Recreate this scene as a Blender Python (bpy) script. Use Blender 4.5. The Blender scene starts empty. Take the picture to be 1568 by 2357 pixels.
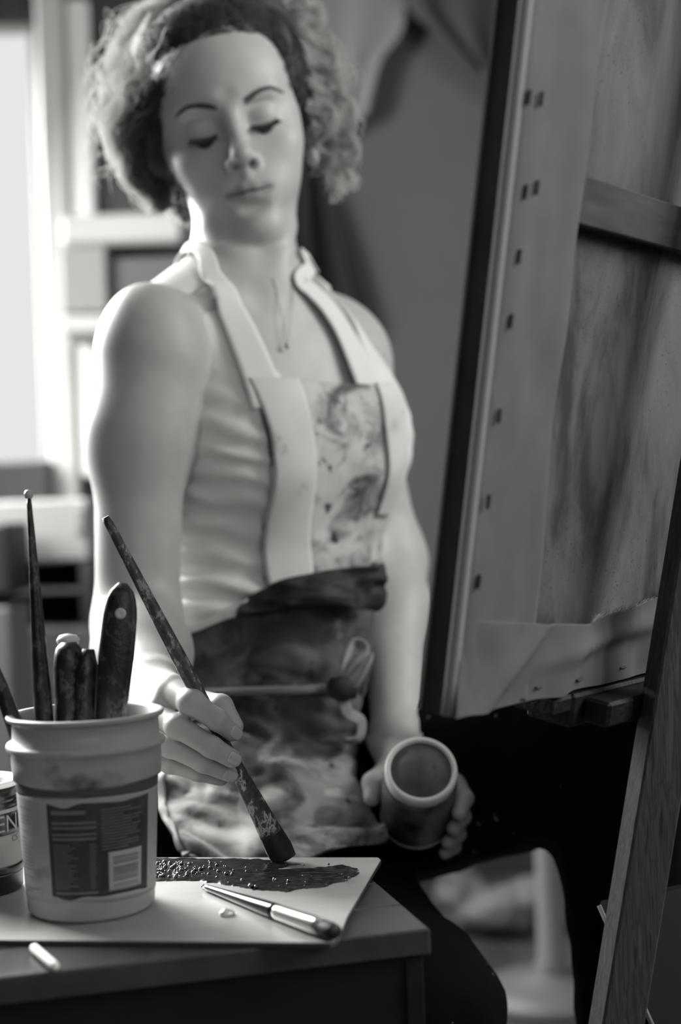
import bpy, math, random
import numpy as np
from mathutils import Vector, Matrix

random.seed(7)
RNG = np.random.default_rng(7)
scene = bpy.context.scene
COL = scene.collection

# ------------------------------------------------------------------ camera
F = 3267.0                      # focal length in pixels of the 1568 x 2357 frame
CAM_Z = 0.85
ROLL = math.radians(2.0)
FOCUS = 1.0
cam_data = bpy.data.cameras.new('camera')
cam_data.sensor_fit = 'HORIZONTAL'
cam_data.sensor_width = 24.0
cam_data.lens = 24.0 * F / 1568.0
cam_data.clip_start = 0.05
cam_data.clip_end = 50
cam_data.dof.use_dof = True
cam_data.dof.focus_distance = FOCUS
cam_data.dof.aperture_fstop = 3.2
cam = bpy.data.objects.new('camera', cam_data)
cam.matrix_world = (Matrix.Translation((0, 0, CAM_Z)) @ Matrix.Rotation(math.pi / 2, 4, 'X')
                    @ Matrix.Rotation(-ROLL, 4, 'Z'))
COL.objects.link(cam)
scene.camera = cam

# ------------------------------------------------------------------ world, lights, exposure
world = bpy.data.worlds.new('world')
scene.world = world
world.use_nodes = True
wb = world.node_tree.nodes['Background']
wb.inputs[0].default_value = (1.0, 0.995, 0.98, 1)
wb.inputs[1].default_value = 0.0

def area_light(name, loc, target, sx, sy, power):
    ld = bpy.data.lights.new(name, 'AREA')
    ld.shape = 'RECTANGLE'
    ld.size, ld.size_y = sx, sy
    ld.energy = power
    ld.color = (1.0, 0.992, 0.975)
    o = bpy.data.objects.new(name, ld)
    o.location = loc
    d = Vector(target) - Vector(loc)
    o.rotation_euler = d.to_track_quat('-Z', 'Y').to_euler()
    COL.objects.link(o)
    return o

# daylight falling in through the window of the left wall (out of the frame) ...
area_light('daylight_left_window', (-1.36, 2.25, 1.62), (-0.15, 1.45, 1.05), 0.95, 1.15, 220)
# ... through the part of the back window that lies outside the frame
area_light('daylight_back_window', (-1.13, 3.26, 1.48), (-0.2, 1.3, 1.0), 0.55, 0.95, 60)
# ... through the window of the right wall
area_light('daylight_right_window', (1.86, 0.88, 1.85), (0.0, 1.35, 1.05), 1.05, 1.1, 56)
# added frontal fill behind the camera, standing in for an unseen window
area_light('added_front_fill', (0.45, -1.18, 1.6), (0.0, 1.3, 1.0), 1.5, 1.1, 5.0)

scene.view_settings.view_transform = 'Standard'
scene.view_settings.look = 'None'
scene.view_settings.exposure = 0.0
scene.view_settings.gamma = 1.0
scene.view_settings.use_curve_mapping = False

scene.cycles.max_bounces = 5
scene.cycles.diffuse_bounces = 3
scene.cycles.glossy_bounces = 2
scene.cycles.transmission_bounces = 2
scene.cycles.adaptive_threshold = 0.03
scene.cycles.caustics_reflective = False
scene.cycles.caustics_refractive = False

# ------------------------------------------------------------------ pixel helpers
CR, SR = math.cos(ROLL), math.sin(ROLL)

def W(px, py, d):
    """world point that lies d metres deep and is seen at pixel (px, py)"""
    u = (px - 784.0) / F
    v = -(py - 1178.5) / F
    return Vector(((u * CR + v * SR) * d, d, CAM_Z + (-u * SR + v * CR) * d))

def onz(px, py, z):
    """point of the horizontal plane z that is seen at pixel (px, py)"""
    p = W(px, py, 1.0) - Vector((0, 0, CAM_Z))
    return Vector((0, 0, CAM_Z)) + p * ((z - CAM_Z) / p.z)

def onplane(px, py, q, n):
    o = Vector((0, 0, CAM_Z))
    r = W(px, py, 1.0) - o
    return o + r * ((q - o).dot(n) / r.dot(n))

# ------------------------------------------------------------------ materials
TINT = (1.0, 0.994, 0.975)

def g3(v):
    return (v * TINT[0], v * TINT[1], v * TINT[2], 1)

def newmat(name):
    m = bpy.data.materials.new(name)
    m.use_nodes = True
    nt = m.node_tree
    b = nt.nodes['Principled BSDF']
    return m, nt, b

def plain(name, v, rough=0.6, spec=0.4, coat=0.0, metal=0.0):
    m, nt, b = newmat(name)
    b.inputs['Base Color'].default_value = g3(v)
    b.inputs['Roughness'].default_value = rough
    b.inputs['Specular IOR Level'].default_value = spec
    b.inputs['Coat Weight'].default_value = coat
    b.inputs['Metallic'].default_value = metal
    return m

def link(nt, a, b):
    nt.links.new(a, b)

def noise_node(nt, scale, detail=4, rough=0.55, sx=1, sy=1, sz=1, rot=(0, 0, 0), coord='Object', dist=0.0, loc=(0, 0, 0)):
    tc = nt.nodes.new('ShaderNodeTexCoord')
    mp = nt.nodes.new('ShaderNodeMapping')
    mp.inputs['Scale'].default_value = (sx, sy, sz)
    mp.inputs['Rotation'].default_value = rot
    mp.inputs['Location'].default_value = loc
    n = nt.nodes.new('ShaderNodeTexNoise')
    n.inputs['Scale'].default_value = scale
    n.inputs['Detail'].default_value = detail
    n.inputs['Roughness'].default_value = rough
    n.inputs['Distortion'].default_value = dist
    link(nt, tc.outputs[coord], mp.inputs['Vector'])
    link(nt, mp.outputs[0], n.inputs['Vector'])
    return n

def ramp_node(nt, src, stops):
    r = nt.nodes.new('ShaderNodeValToRGB')
    el = r.color_ramp.elements
    while len(el) < len(stops):
        el.new(0.5)
    for e, (p, v) in zip(el, stops):
        e.position = p
        e.color = g3(v)
    link(nt, src, r.inputs[0])
    return r

def mixrgb(nt, fac, a, b, mode='MIX'):
    m = nt.nodes.new('ShaderNodeMix')
    m.data_type = 'RGBA'
    m.blend_type = mode
    if isinstance(fac, (int, float)):
        m.inputs[0].default_value = fac
    else:
        link(nt, fac, m.inputs[0])
    for i, s in ((6, a), (7, b)):
        if isinstance(s, (int, float)):
            m.inputs[i].default_value = g3(s)
        else:
            link(nt, s, m.inputs[i])
    return m.outputs[2]

def bump(nt, b, src, strength=0.3, dist=0.002):
    bp = nt.nodes.new('ShaderNodeBump')
    bp.inputs['Strength'].default_value = strength
    bp.inputs['Distance'].default_value = dist
    link(nt, src, bp.inputs['Height'])
    link(nt, bp.outputs[0], b.inputs['Normal'])

def noisy(name, stops, scale, rough=0.6, spec=0.4, detail=4, nrough=0.55, bumps=0.0, bdist=0.002, coord='Object',
          sx=1, sy=1, sz=1, rot=(0, 0, 0), dist=0.0, coat=0.0):
    m, nt, b = newmat(name)
    n = noise_node(nt, scale, detail, nrough, sx, sy, sz, rot, coord, dist)
    r = ramp_node(nt, n.outputs[0], stops)
    link(nt, r.outputs[0], b.inputs['Base Color'])
    b.inputs['Roughness'].default_value = rough
    b.inputs['Specular IOR Level'].default_value = spec
    b.inputs['Coat Weight'].default_value = coat
    if bumps:
        bump(nt, b, n.outputs[0], bumps, bdist)
    return m

# ------------------------------------------------------------------ object helpers
def tag(o, label=None, cat=None, group=None, kind=None):
    if label: o['label'] = label
    if cat: o['category'] = cat
    if group: o['group'] = group
    if kind: o['kind'] = kind
    return o

def empty(name, loc, label=None, cat=None, group=None, kind=None):
    o = bpy.data.objects.new(name, None)
    o.empty_display_size = 0.05
    o.location = loc
    COL.objects.link(o)
    return tag(o, label, cat, group, kind)

def place(o, parent):
    COL.objects.link(o)
    if parent is not None:
        bpy.context.view_layer.update()
        o.parent = parent
        o.matrix_parent_inverse = parent.matrix_world.inverted()
    return o

def mesh_obj(name, V, Fc, mat, parent=None, smooth=True, attrs=None, origin=None):
    V = np.asarray(V, dtype=np.float64).reshape(-1, 3)
    if origin is not None:
        V = V - np.array(origin)
    me = bpy.data.meshes.new(name)
    me.from_pydata(V.tolist(), [], [list(map(int, f)) for f in Fc] if not isinstance(Fc, np.ndarray) else Fc.tolist())
    if smooth and len(me.polygons):
        me.polygons.foreach_set('use_smooth', np.ones(len(me.polygons), dtype=bool))
    if attrs:
        for k, a in attrs.items():
            at = me.attributes.new(k, 'FLOAT', 'POINT')
            at.data.foreach_set('value', np.asarray(a, dtype=np.float32))
    me.materials.append(mat)
    me.update()
    o = bpy.data.objects.new(name, me)
    if origin is not None:
        o.location = origin
    return place(o, parent)

class MB:
    """collects simple shapes into one mesh"""
    def __init__(self):
        self.v = []; self.f = []
    def add(self, V, Fc):
        b = len(self.v)
        self.v += [tuple(p) for p in V]
        self.f += [tuple(i + b for i in f) for f in Fc]
        return self
    def box(self, lo, hi, M=None, bev=0.0):
        (x0, y0, z0), (x1, y1, z1) = lo, hi
        if bev > 0:
            V = []; ids = {}
            c = [(lo[i] + hi[i]) / 2 for i in range(3)]
            h = [(hi[i] - lo[i]) / 2 for i in range(3)]
            e = min(bev, min(h) * 0.9)
            for sx in (-1, 1):
                for sy in (-1, 1):
                    for sz in (-1, 1):
                        s = (sx, sy, sz)
                        for ax in range(3):
                            p = [c[i] + s[i] * (h[i] if i == ax else h[i] - e) for i in range(3)]
                            ids[(s, ax)] = len(V); V.append(p)
            Fs = []
            for ax in range(3):
                o1, o2 = [(1, 2), (2, 0), (0, 1)][ax]
                for sg in (-1, 1):
                    q = []
                    for a, b in ((-1, -1), (1, -1), (1, 1), (-1, 1)):
                        s = [0, 0, 0]; s[ax] = sg; s[o1] = a; s[o2] = b
                        q.append(ids[(tuple(s), ax)])
                    Fs.append(q if sg > 0 else q[::-1])
            for ax in range(3):
                o1, o2 = [(1, 2), (2, 0), (0, 1)][ax]
                for a in (-1, 1):
                    for b in (-1, 1):
                        s0 = [0, 0, 0]; s0[ax] = -1; s0[o1] = a; s0[o2] = b
                        s1 = list(s0); s1[ax] = 1
                        q = [ids[(tuple(s0), o1)], ids[(tuple(s1), o1)], ids[(tuple(s1), o2)], ids[(tuple(s0), o2)]]
                        Fs.append(q if a * b < 0 else q[::-1])
            for sx in (-1, 1):
                for sy in (-1, 1):
                    for sz in (-1, 1):
                        s = (sx, sy, sz)
                        q = [ids[(s, 0)], ids[(s, 1)], ids[(s, 2)]]
                        Fs.append(q if sx * sy * sz > 0 else q[::-1])
        else:
            V = [(x0, y0, z0), (x1, y0, z0), (x1, y1, z0), (x0, y1, z0), (x0, y0, z1), (x1, y0, z1), (x1, y1, z1), (x0, y1, z1)]
            Fs = [(3, 2, 1, 0), (4, 5, 6, 7), (0, 1, 5, 4), (1, 2, 6, 5), (2, 3, 7, 6), (3, 0, 4, 7)]
        if M is not None:
            V = [tuple(M @ Vector(p)) for p in V]
        return self.add(V, Fs)
    def obj(self, name, mat, parent=None, smooth=False, origin=None):
        return mesh_obj(name, self.v, self.f, mat, parent, smooth, origin=origin)

def frame(origin, ex, ey, ez):
    M = Matrix.Identity(4)
    for i, a in enumerate((ex, ey, ez)):
        for j in range(3):
            M[j][i] = a[j]
    for j in range(3):
        M[j][3] = origin[j]
    return M

def axis_frame(origin, zdir, hint=(1, 0, 0)):
    z = Vector(zdir).normalized()
    x = Vector(hint) - z * Vector(hint).dot(z)
    x.normalize()
    y = z.cross(x)
    return frame(Vector(origin), x, y, z)

def lathe(profile, M, n=48, sx=1.0, sy=1.0, wob=None):
    """profile [(r, z)] turned about z of frame M"""
    V = []; Fs = []
    m = len(profile)
    for j, (r, z) in enumerate(profile):
        for i in range(n):
            a = 2 * math.pi * i / n
            k = 1.0 if wob is None else wob(a, z)
            V.append(tuple(M @ Vector((r * k * math.cos(a) * sx, r * k * math.sin(a) * sy, z))))
    for j in range(m - 1):
        for i in range(n):
            a, b = j * n + i, j * n + (i + 1) % n
            Fs.append((a, b, b + n, a + n))
    if profile[0][0] > 1e-6:
        Fs.append(tuple(range(n))[::-1])
    if profile[-1][0] > 1e-6:
        Fs.append(tuple(range((m - 1) * n, m * n)))
    return V, Fs

def tube(pts, radii, n=10, cap=True, flat=1.0, hint=None):
    P = [Vector(p) for p in pts]
    V = []; Fs = []
    up = Vector(hint) if hint is not None else Vector((0.123, 0.31, 0.94))
    for i, p in enumerate(P):
        t = (P[min(i + 1, len(P) - 1)] - P[max(i - 1, 0)]).normalized()
        x = (up - t * up.dot(t)).normalized()
        y = t.cross(x)
        if hint is None:
            up = x
        for k in range(n):
            a = 2 * math.pi * k / n
            V.append(tuple(p + x * (math.cos(a) * radii[i]) + y * (math.sin(a) * radii[i] * flat)))
    for i in range(len(P) - 1):
        for k in range(n):
            a, b = i * n + k, i * n + (k + 1) % n
            Fs.append((a, b, b + n, a + n))
    if cap:
        Fs.append(tuple(range(n))[::-1])
        Fs.append(tuple(range((len(P) - 1) * n, len(P) * n)))
    return V, Fs

def catmull(P, n):
    """smooth curve through rows of P, n samples"""
    P = np.asarray(P, float)
    m = len(P)
    t = np.linspace(0, m - 1, n)
    i = np.clip(t.astype(int), 0, m - 2)
    u = (t - i)[:, None]
    p0 = P[np.clip(i - 1, 0, m - 1)]; p1 = P[i]; p2 = P[i + 1]; p3 = P[np.clip(i + 2, 0, m - 1)]
    return 0.5 * (2 * p1 + (p2 - p0) * u + (2 * p0 - 5 * p1 + 4 * p2 - p3) * u ** 2 + (3 * p1 - p0 - 3 * p2 + p3) * u ** 3)

def patch(ctrl, nu, nv):
    """ctrl[row][col] control points -> (nv, nu, 3) smooth grid"""
    C = np.asarray(ctrl, float)
    rows = np.stack([catmull(C[r], nu) for r in range(C.shape[0])])
    return np.stack([catmull(rows[:, c], nv) for c in range(nu)], axis=1)

def grid_faces(nv, nu, off=0):
    i, j = np.meshgrid(np.arange(nv - 1), np.arange(nu - 1), indexing='ij')
    a = (i * nu + j).ravel() + off
    return np.stack([a, a + 1, a + nu + 1, a + nu], axis=1)

def thick_grid(G, N, th):
    """closed slab from a grid of points G (nv,nu,3) and outward normals N"""
    nv, nu = G.shape[:2]
    A = (G + N * th / 2).reshape(-1, 3)
    B = (G - N * th / 2).reshape(-1, 3)
    f1 = grid_faces(nv, nu)
    f2 = grid_faces(nv, nu, nv * nu)[:, ::-1]
    k = nv * nu
    rim = list(range(nu)) + [r * nu + nu - 1 for r in range(1, nv)] + [(nv - 1) * nu + c for c in range(nu - 2, -1, -1)] + [r * nu for r in range(nv - 2, 0, -1)]
    e = []
    for a, b in zip(rim, rim[1:] + rim[:1]):
        e.append((b, a, a + k, b + k))
    return np.vstack([A, B]), np.vstack([f1, f2, np.array(e)])

def grid_normals(G):
    du = np.gradient(G, axis=1); dv = np.gradient(G, axis=0)
    N = np.cross(du, dv)
    return N / (np.linalg.norm(N, axis=2, keepdims=True) + 1e-12)

# ------------------------------------------------------------------ value noise for geometry
_perm = RNG.permutation(256)
_val = RNG.random(256) * 2 - 1

def vnoise(P):
    P = np.asarray(P, float)
    i = np.floor(P).astype(int)
    f = P - i
    f = f * f * (3 - 2 * f)
    out = 0
    for dx in (0, 1):
        wx = f[..., 0] if dx else 1 - f[..., 0]
        for dy in (0, 1):
            wy = f[..., 1] if dy else 1 - f[..., 1]
            for dz in (0, 1):
                wz = f[..., 2] if dz else 1 - f[..., 2]
                h = _perm[(_perm[(_perm[(i[..., 0] + dx) & 255] + i[..., 1] + dy) & 255] + i[..., 2] + dz) & 255]
                out = out + wx * wy * wz * _val[h]
    return out

# ------------------------------------------------------------------ signed distance modelling
class Prim:
    def __init__(self, fn, lo, hi, k, op='add', tag=''):
        self.fn, self.lo, self.hi, self.k, self.op, self.tag = fn, np.array(lo, float), np.array(hi, float), k, op, tag

def smin(a, b, k):
    if k <= 0:
        return np.minimum(a, b)
    h = np.maximum(k - np.abs(a - b), 0) / k
    return np.minimum(a, b) - h * h * k * 0.25

def smax(a, b, k):
    return -smin(-a, -b, k)

def capsule(a, ra, b, rb, k=0.0, op='add', tag=''):
    a = np.array(a, float); b = np.array(b, float)
    ba = b - a; L2 = float(ba @ ba) + 1e-12
    def fn(P):
        t = np.clip(((P - a) @ ba) / L2, 0, 1)
        q = P - a - t[..., None] * ba
        return np.sqrt((q * q).sum(-1)) - (ra + (rb - ra) * t)
    r = max(ra, rb)
    return Prim(fn, np.minimum(a, b) - r, np.maximum(a, b) + r, k, op, tag)

def ellipsoid(c, r, R=None, k=0.0, op='add', tag=''):
    """R: 3x3 whose columns are the axes in world space"""
    c = np.array(c, float); r = np.array(r, float)
    A = np.eye(3) if R is None else np.array(R, float)
    def fn(P):
        q = (P - c) @ A
        k0 = np.sqrt(((q / r) ** 2).sum(-1))
        k1 = np.sqrt(((q / (r * r)) ** 2).sum(-1)) + 1e-9
        return k0 * (k0 - 1) / k1
    e = np.sqrt(((A * r) ** 2).sum(1))
    return Prim(fn, c - e, c + e, k, op, tag)

def sdf_eval(prims, P):
    d = np.full(P.shape[:-1], 1.0)
    for p in prims:
        v = p.fn(P)
        d = smin(d, v, p.k) if p.op == 'add' else smax(d, -v, p.k)
    return d

def sdf_grad(fn, P, e=0.0008):
    g = np.zeros_like(P)
    for a in range(3):
        o = np.zeros(3); o[a] = e
        g[:, a] = fn(P + o) - fn(P - o)
    return g / (np.linalg.norm(g, axis=1, keepdims=True) + 1e-12)

def sdf_grid(prims, lo, hi, h):
    lo = np.array(lo, float); hi = np.array(hi, float)
    n = np.ceil((hi - lo) / h).astype(int) + 1
    ax = [lo[i] + h * np.arange(n[i]) for i in range(3)]
    D = np.full(tuple(n), 1.0, dtype=np.float32)
    for p in prims:
        m = p.k + 4 * h + 0.004
        i0 = np.maximum(np.floor((p.lo - m - lo) / h).astype(int), 0)
        i1 = np.minimum(np.ceil((p.hi + m - lo) / h).astype(int) + 1, n)
        if (i1 <= i0).any():
            continue
        s = tuple(slice(a, b) for a, b in zip(i0, i1))
        X, Y, Z = np.meshgrid(ax[0][s[0]], ax[1][s[1]], ax[2][s[2]], indexing='ij')
        v = p.fn(np.stack([X, Y, Z], -1)).astype(np.float32)
        D[s] = smin(D[s], v, p.k) if p.op == 'add' else smax(D[s], -v, p.k)
    return D, lo

def surface_nets(D, lo, h, smooth=1):
    ins = D < 0
    c = np.zeros(tuple(s - 1 for s in D.shape), dtype=np.int8)
    corners = [(i, j, k) for i in (0, 1) for j in (0, 1) for k in (0, 1)]
    nx, ny, nz = D.shape
    for (i, j, k) in corners:
        c += ins[i:nx - 1 + i, j:ny - 1 + j, k:nz - 1 + k]
    act = np.argwhere((c > 0) & (c < 8))
    if len(act) == 0:
        return np.zeros((0, 3)), np.zeros((0, 4), int)
    vals = np.stack([D[act[:, 0] + i, act[:, 1] + j, act[:, 2] + k] for (i, j, k) in corners], 1).astype(np.float64)
    pos = np.zeros((len(act), 3)); cnt = np.zeros(len(act))
    for a in range(8):
        for b in range(a + 1, 8):
            if sum(abs(x - y) for x, y in zip(corners[a], corners[b])) != 1:
                continue
            va, vb = vals[:, a], vals[:, b]
            m = (va < 0) != (vb < 0)
            t = np.where(m, va / np.where(m, va - vb, 1), 0)
            pa = np.array(corners[a], float); pb = np.array(corners[b], float)
            pos += np.where(m[:, None], pa + t[:, None] * (pb - pa), 0)
            cnt += m
    V = (act + pos / cnt[:, None]) * h + lo
    idx = np.full(c.shape, -1, dtype=np.int64)
    idx[act[:, 0], act[:, 1], act[:, 2]] = np.arange(len(act))
    faces = []
    for ax in range(3):
        o1, o2 = [(1, 2), (2, 0), (0, 1)][ax]
        sl0 = [slice(None)] * 3; sl1 = [slice(None)] * 3
        sl0[ax] = slice(0, -1); sl1[ax] = slice(1, None)
        diff = ins[tuple(sl0)] != ins[tuple(sl1)]
        e = np.argwhere(diff)
        ok = (e[:, o1] >= 1) & (e[:, o2] >= 1) & (e[:, o1] < D.shape[o1] - 1) & (e[:, o2] < D.shape[o2] - 1)
        e = e[ok]
        q = []
        for d1, d2 in ((-1, -1), (0, -1), (0, 0), (-1, 0)):
            t = e.copy(); t[:, o1] += d1; t[:, o2] += d2
            q.append(idx[t[:, 0], t[:, 1], t[:, 2]])
        q = np.stack(q, 1)
        flip = ~ins[e[:, 0], e[:, 1], e[:, 2]]
        q[flip] = q[flip][:, ::-1]
        faces.append(q)
    Fc = np.vstack(faces)
    for _ in range(smooth):
        ia = np.concatenate([Fc[:, a] for a in range(4)] + [Fc[:, (a + 1) % 4] for a in range(4)])
        ib = np.concatenate([Fc[:, (a + 1) % 4] for a in range(4)] + [Fc[:, a] for a in range(4)])
        n = np.bincount(ia, minlength=len(V))
        acc = np.stack([np.bincount(ia, weights=V[ib, a], minlength=len(V)) for a in range(3)], 1)
        V = V * 0.5 + 0.5 * acc / np.maximum(n, 1)[:, None]
    return V, Fc

def sdf_mesh(prims, lo, hi, h, smooth=1):
    D, l = sdf_grid(prims, lo, hi, h)
    return surface_nets(D, l, h, smooth)

def drop_faces(V, Fc, boxes, keep_inside=False):
    c = V[Fc].mean(1)
    m = np.zeros(len(Fc), bool)
    for lo, hi in boxes:
        m |= ((c > np.array(lo)) & (c < np.array(hi))).all(1)
    return Fc[~m]

def compact(V, Fc):
    used = np.zeros(len(V), bool); used[Fc.ravel()] = True
    r = np.cumsum(used) - 1
    return V[used], r[Fc], used
# ================================================================== the room
M_WALL = noisy('wall_plaster', [(0.3, 0.050), (0.7, 0.058)], 3.0, rough=0.85, spec=0.2, bumps=0.05)
M_FLOOR = noisy('floor_boards_dark', [(0.3, 0.02), (0.7, 0.05)], 9.0, rough=0.5, sx=1, sy=0.15)
M_CEIL = plain('ceiling_paint', 0.14, 0.9)
M_TRIM = plain('white_trim_paint', 0.4, 0.5)
M_PALE = plain('pale_paint', 0.5, 0.55)
M_GREY = plain('grey_paint', 0.16, 0.6)
M_DARK = plain('dark_paint', 0.025, 0.6)
BACK = 3.3          # depth of the back wall
XL, XR, YF, ZC = -1.5, 2.0, -1.3, 2.45

def struct(name, mb, mat, parent=None, label=None):
    o = mb.obj(name, mat, parent)
    if parent is None:
        o['kind'] = 'structure'
    return o

struct('floor', MB().box((XL - .1, YF - .1, -.1), (XR + .1, BACK + .1, 0)), M_FLOOR)
struct('ceiling', MB().box((XL - .1, YF - .1, ZC), (XR + .1, BACK + .1, ZC + .1)), M_CEIL)
fx0, fx1, fz0, fz1 = -0.35, 1.25, 0.95, 2.15
mb = MB()
mb.box((XL - .1, YF - .1, 0), (fx0, YF, ZC)).box((fx1, YF - .1, 0), (XR + .1, YF, ZC))
mb.box((fx0, YF - .1, 0), (fx1, YF, fz0)).box((fx0, YF - .1, fz1), (fx1, YF, ZC))
struct('wall_front', mb, M_WALL)

# back wall with the window opening at its left end
wz0, wz1 = W(50, 1066, BACK).z, W(50, 42, BACK).z
wx1 = W(108, 600, BACK).x
wx0 = -1.42
mb = MB()
mb.box((XL, BACK, 0), (wx0, BACK + .1, ZC)).box((wx1, BACK, 0), (XR, BACK + .1, ZC))
mb.box((wx0, BACK, 0), (wx1, BACK + .1, wz0)).box((wx0, BACK, wz1), (wx1, BACK + .1, ZC))
struct('wall_back', mb, M_WALL)
# left wall with a window out of the frame
mb = MB()
ly0, ly1, lz0, lz1 = 1.75, 2.75, 1.0, 2.2
mb.box((XL - .1, YF, 0), (XL, ly0, ZC)).box((XL - .1, ly1, 0), (XL, BACK, ZC))
mb.box((XL - .1, ly0, 0), (XL, ly1, lz0)).box((XL - .1, ly0, lz1), (XL, ly1, ZC))
struct('wall_left', mb, M_WALL)
mb = MB()
ry0, ry1, rz0, rz1 = 0.35, 1.42, 1.25, 2.4
mb.box((XR, YF, 0), (XR + .1, ry0, ZC)).box((XR, ry1, 0), (XR + .1, BACK, ZC))
mb.box((XR, ry0, 0), (XR + .1, ry1, rz0)).box((XR, ry0, rz1), (XR + .1, ry1, ZC))
struct('wall_right', mb, M_WALL)

# window in the back wall: glowing overcast sky seen through a thin pane
M_SKY, nt, b = newmat('overcast_sky')
b.inputs['Base Color'].default_value = (0, 0, 0, 1)
b.inputs['Specular IOR Level'].default_value = 0
b.inputs['Emission Color'].default_value = (1.0, 0.997, 0.98, 1)
b.inputs['Emission Strength'].default_value = 0.80
def window(name, lo, hi, axis):
    e = empty(name, [(a + c) / 2 for a, c in zip(lo, hi)], kind='structure')
    MB().box(lo, hi).obj('pane', M_SKY, e)
    return e
win = window('window_1', (wx0, BACK + .06, wz0), (wx1, BACK + .07, wz1), 1)
# frame bars of window_1
fb = .035
MB().box((wx1 - .03, BACK + .02, wz0), (wx1, BACK + .06, wz1), bev=.004).obj('window_frame', M_TRIM, win)
MB().box((wx0, BACK + .02, wz0), (wx0 + .05, BACK + .06, wz1), bev=.004).obj('window_frame', M_TRIM, win)
MB().box((wx0, BACK + .02, wz1 - .02), (wx1, BACK + .06, wz1), bev=.004).obj('window_frame', M_TRIM, win)
window('window_2', (XL - .08, ly0, lz0), (XL - .07, ly1, lz1), 0)
window('front_fill_window', (fx0, YF - .08, fz0), (fx1, YF - .07, fz1), 1)  # unseen opening, added to house the front fill light
window('window_3', (XR + .07, ry0, rz0), (XR + .08, ry1, rz1), 0)

# trim around the window: a broad casing and a narrower post beside it
x = wx1
a = W(205, 300, BACK).x
struct('trim_1', MB().box((x, BACK - .05, wz0 - .12), (x + (a - x) * .58, BACK, wz1 + .05), bev=.008), plain('casing_white', 0.45, 0.5))
struct('trim_2', MB().box((x + (a - x) * .62, BACK - .035, 0.95), (a + .012, BACK, wz1 + .03), bev=.008), plain('casing_grey', 0.72, 0.5))
struct('trim_3', MB().box((wx0, BACK - .10, wz0 - .10), (wx1 + .01, BACK, wz0), bev=.006), M_DARK)
struct('baseboard_back', MB().box((XL, BACK - .02, 0), (XR, BACK, .10)), plain('skirting', 0.22, 0.5))

struct('trim_4', MB().box((W(700, 1500, BACK).x, BACK - .03, 0), (XR, BACK - .001, W(940, 1532, BACK).z), bev=.004), plain('dado_dark', .022, .6))
# ================================================================== the painter
def npv(v):
    return np.array(v, float)

person = empty('person', (0, 0, 0), 'woman in a tank top and paint-stained apron looking down, a long brush in one hand', 'person')

# ---- torso frame: facing half right
PHI = math.radians(42)
T_FWD = np.array([math.sin(PHI), -math.cos(PHI), 0.0])
T_LEFT = np.array([math.cos(PHI), math.sin(PHI), 0.0])
C1 = npv(W(592, 760, 1.39))             # centre of the shoulders
C0 = npv(W(636, 1830, 1.43))            # centre of the pelvis
ZP, ZS = C0[2], C1[2]

def to_torso(P):
    s = (P[..., 2] - ZP) / (ZS - ZP)
    c = C0 + s[..., None] * (C1 - C0)
    w = P - c
    return w @ T_LEFT, w @ T_FWD, s

def from_torso(x, y, s):
    c = C0 + np.asarray(s)[..., None] * (C1 - C0)
    return c + np.asarray(x)[..., None] * T_LEFT + np.asarray(y)[..., None] * T_FWD

_ts = np.array([-0.22, -0.10, 0.02, 0.18, 0.36, 0.50, 0.64, 0.78, 0.90, 1.00, 1.08, 1.14])
_ta = np.array([0.080, 0.150, 0.165, 0.150, 0.122, 0.118, 0.126, 0.136, 0.136, 0.112, 0.072, 0.038])
_tb = np.array([0.070, 0.105, 0.112, 0.100, 0.086, 0.085, 0.092, 0.098, 0.092, 0.074, 0.055, 0.035])
_tt = np.linspace(-0.3, 1.2, 400)
def _smooth_tab(v):
    y = np.interp(_tt, _ts, v)
    k = np.hanning(41); k /= k.sum()
    return np.convolve(np.pad(y, 20, mode='edge'), k, mode='valid')
_sa, _sb = _smooth_tab(_ta), _smooth_tab(_tb)

def torso_fn(P):
    x, y, s = to_torso(P)
    a = np.interp(s, _tt, _sa); b = np.interp(s, _tt, _sb)
    e = 2.3
    rho = ((np.abs(x) / a) ** e + (np.abs(y) / b) ** e) ** (1 / e)
    d = (rho - 1) * np.minimum(a, b) * 0.95
    L = ZS - ZP
    return np.maximum(d, np.maximum((s - 1.13) * L, (-0.20 - s) * L))

def torso_prim(k=0.0, off=0.0):
    return Prim(lambda P: torso_fn(P) - off, np.minimum(C0, C1) - [.2, .2, .14], np.maximum(C0, C1) + [.2, .2, .1], k, tag='torso')

def tp(x, y, s):
    return from_torso(np.array(x), np.array(y), np.array(s))

RT = np.stack([T_LEFT, T_FWD, [0, 0, 1]], 1)

# ---- joints (pixel x, pixel y, depth)
J = {k: npv(W(*v)) for k, v in dict(
    r_sho=(346, 812, 1.275), r_elb=(318, 1465, 1.245), r_wri=(347, 1590, 1.105),
    l_sho=(785, 812, 1.49), l_elb=(897, 1290, 1.475), l_wri=(912, 1690, 1.30),
    neck0=(566, 720, 1.40), neck1=(562, 500, 1.395),
).items()}

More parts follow.
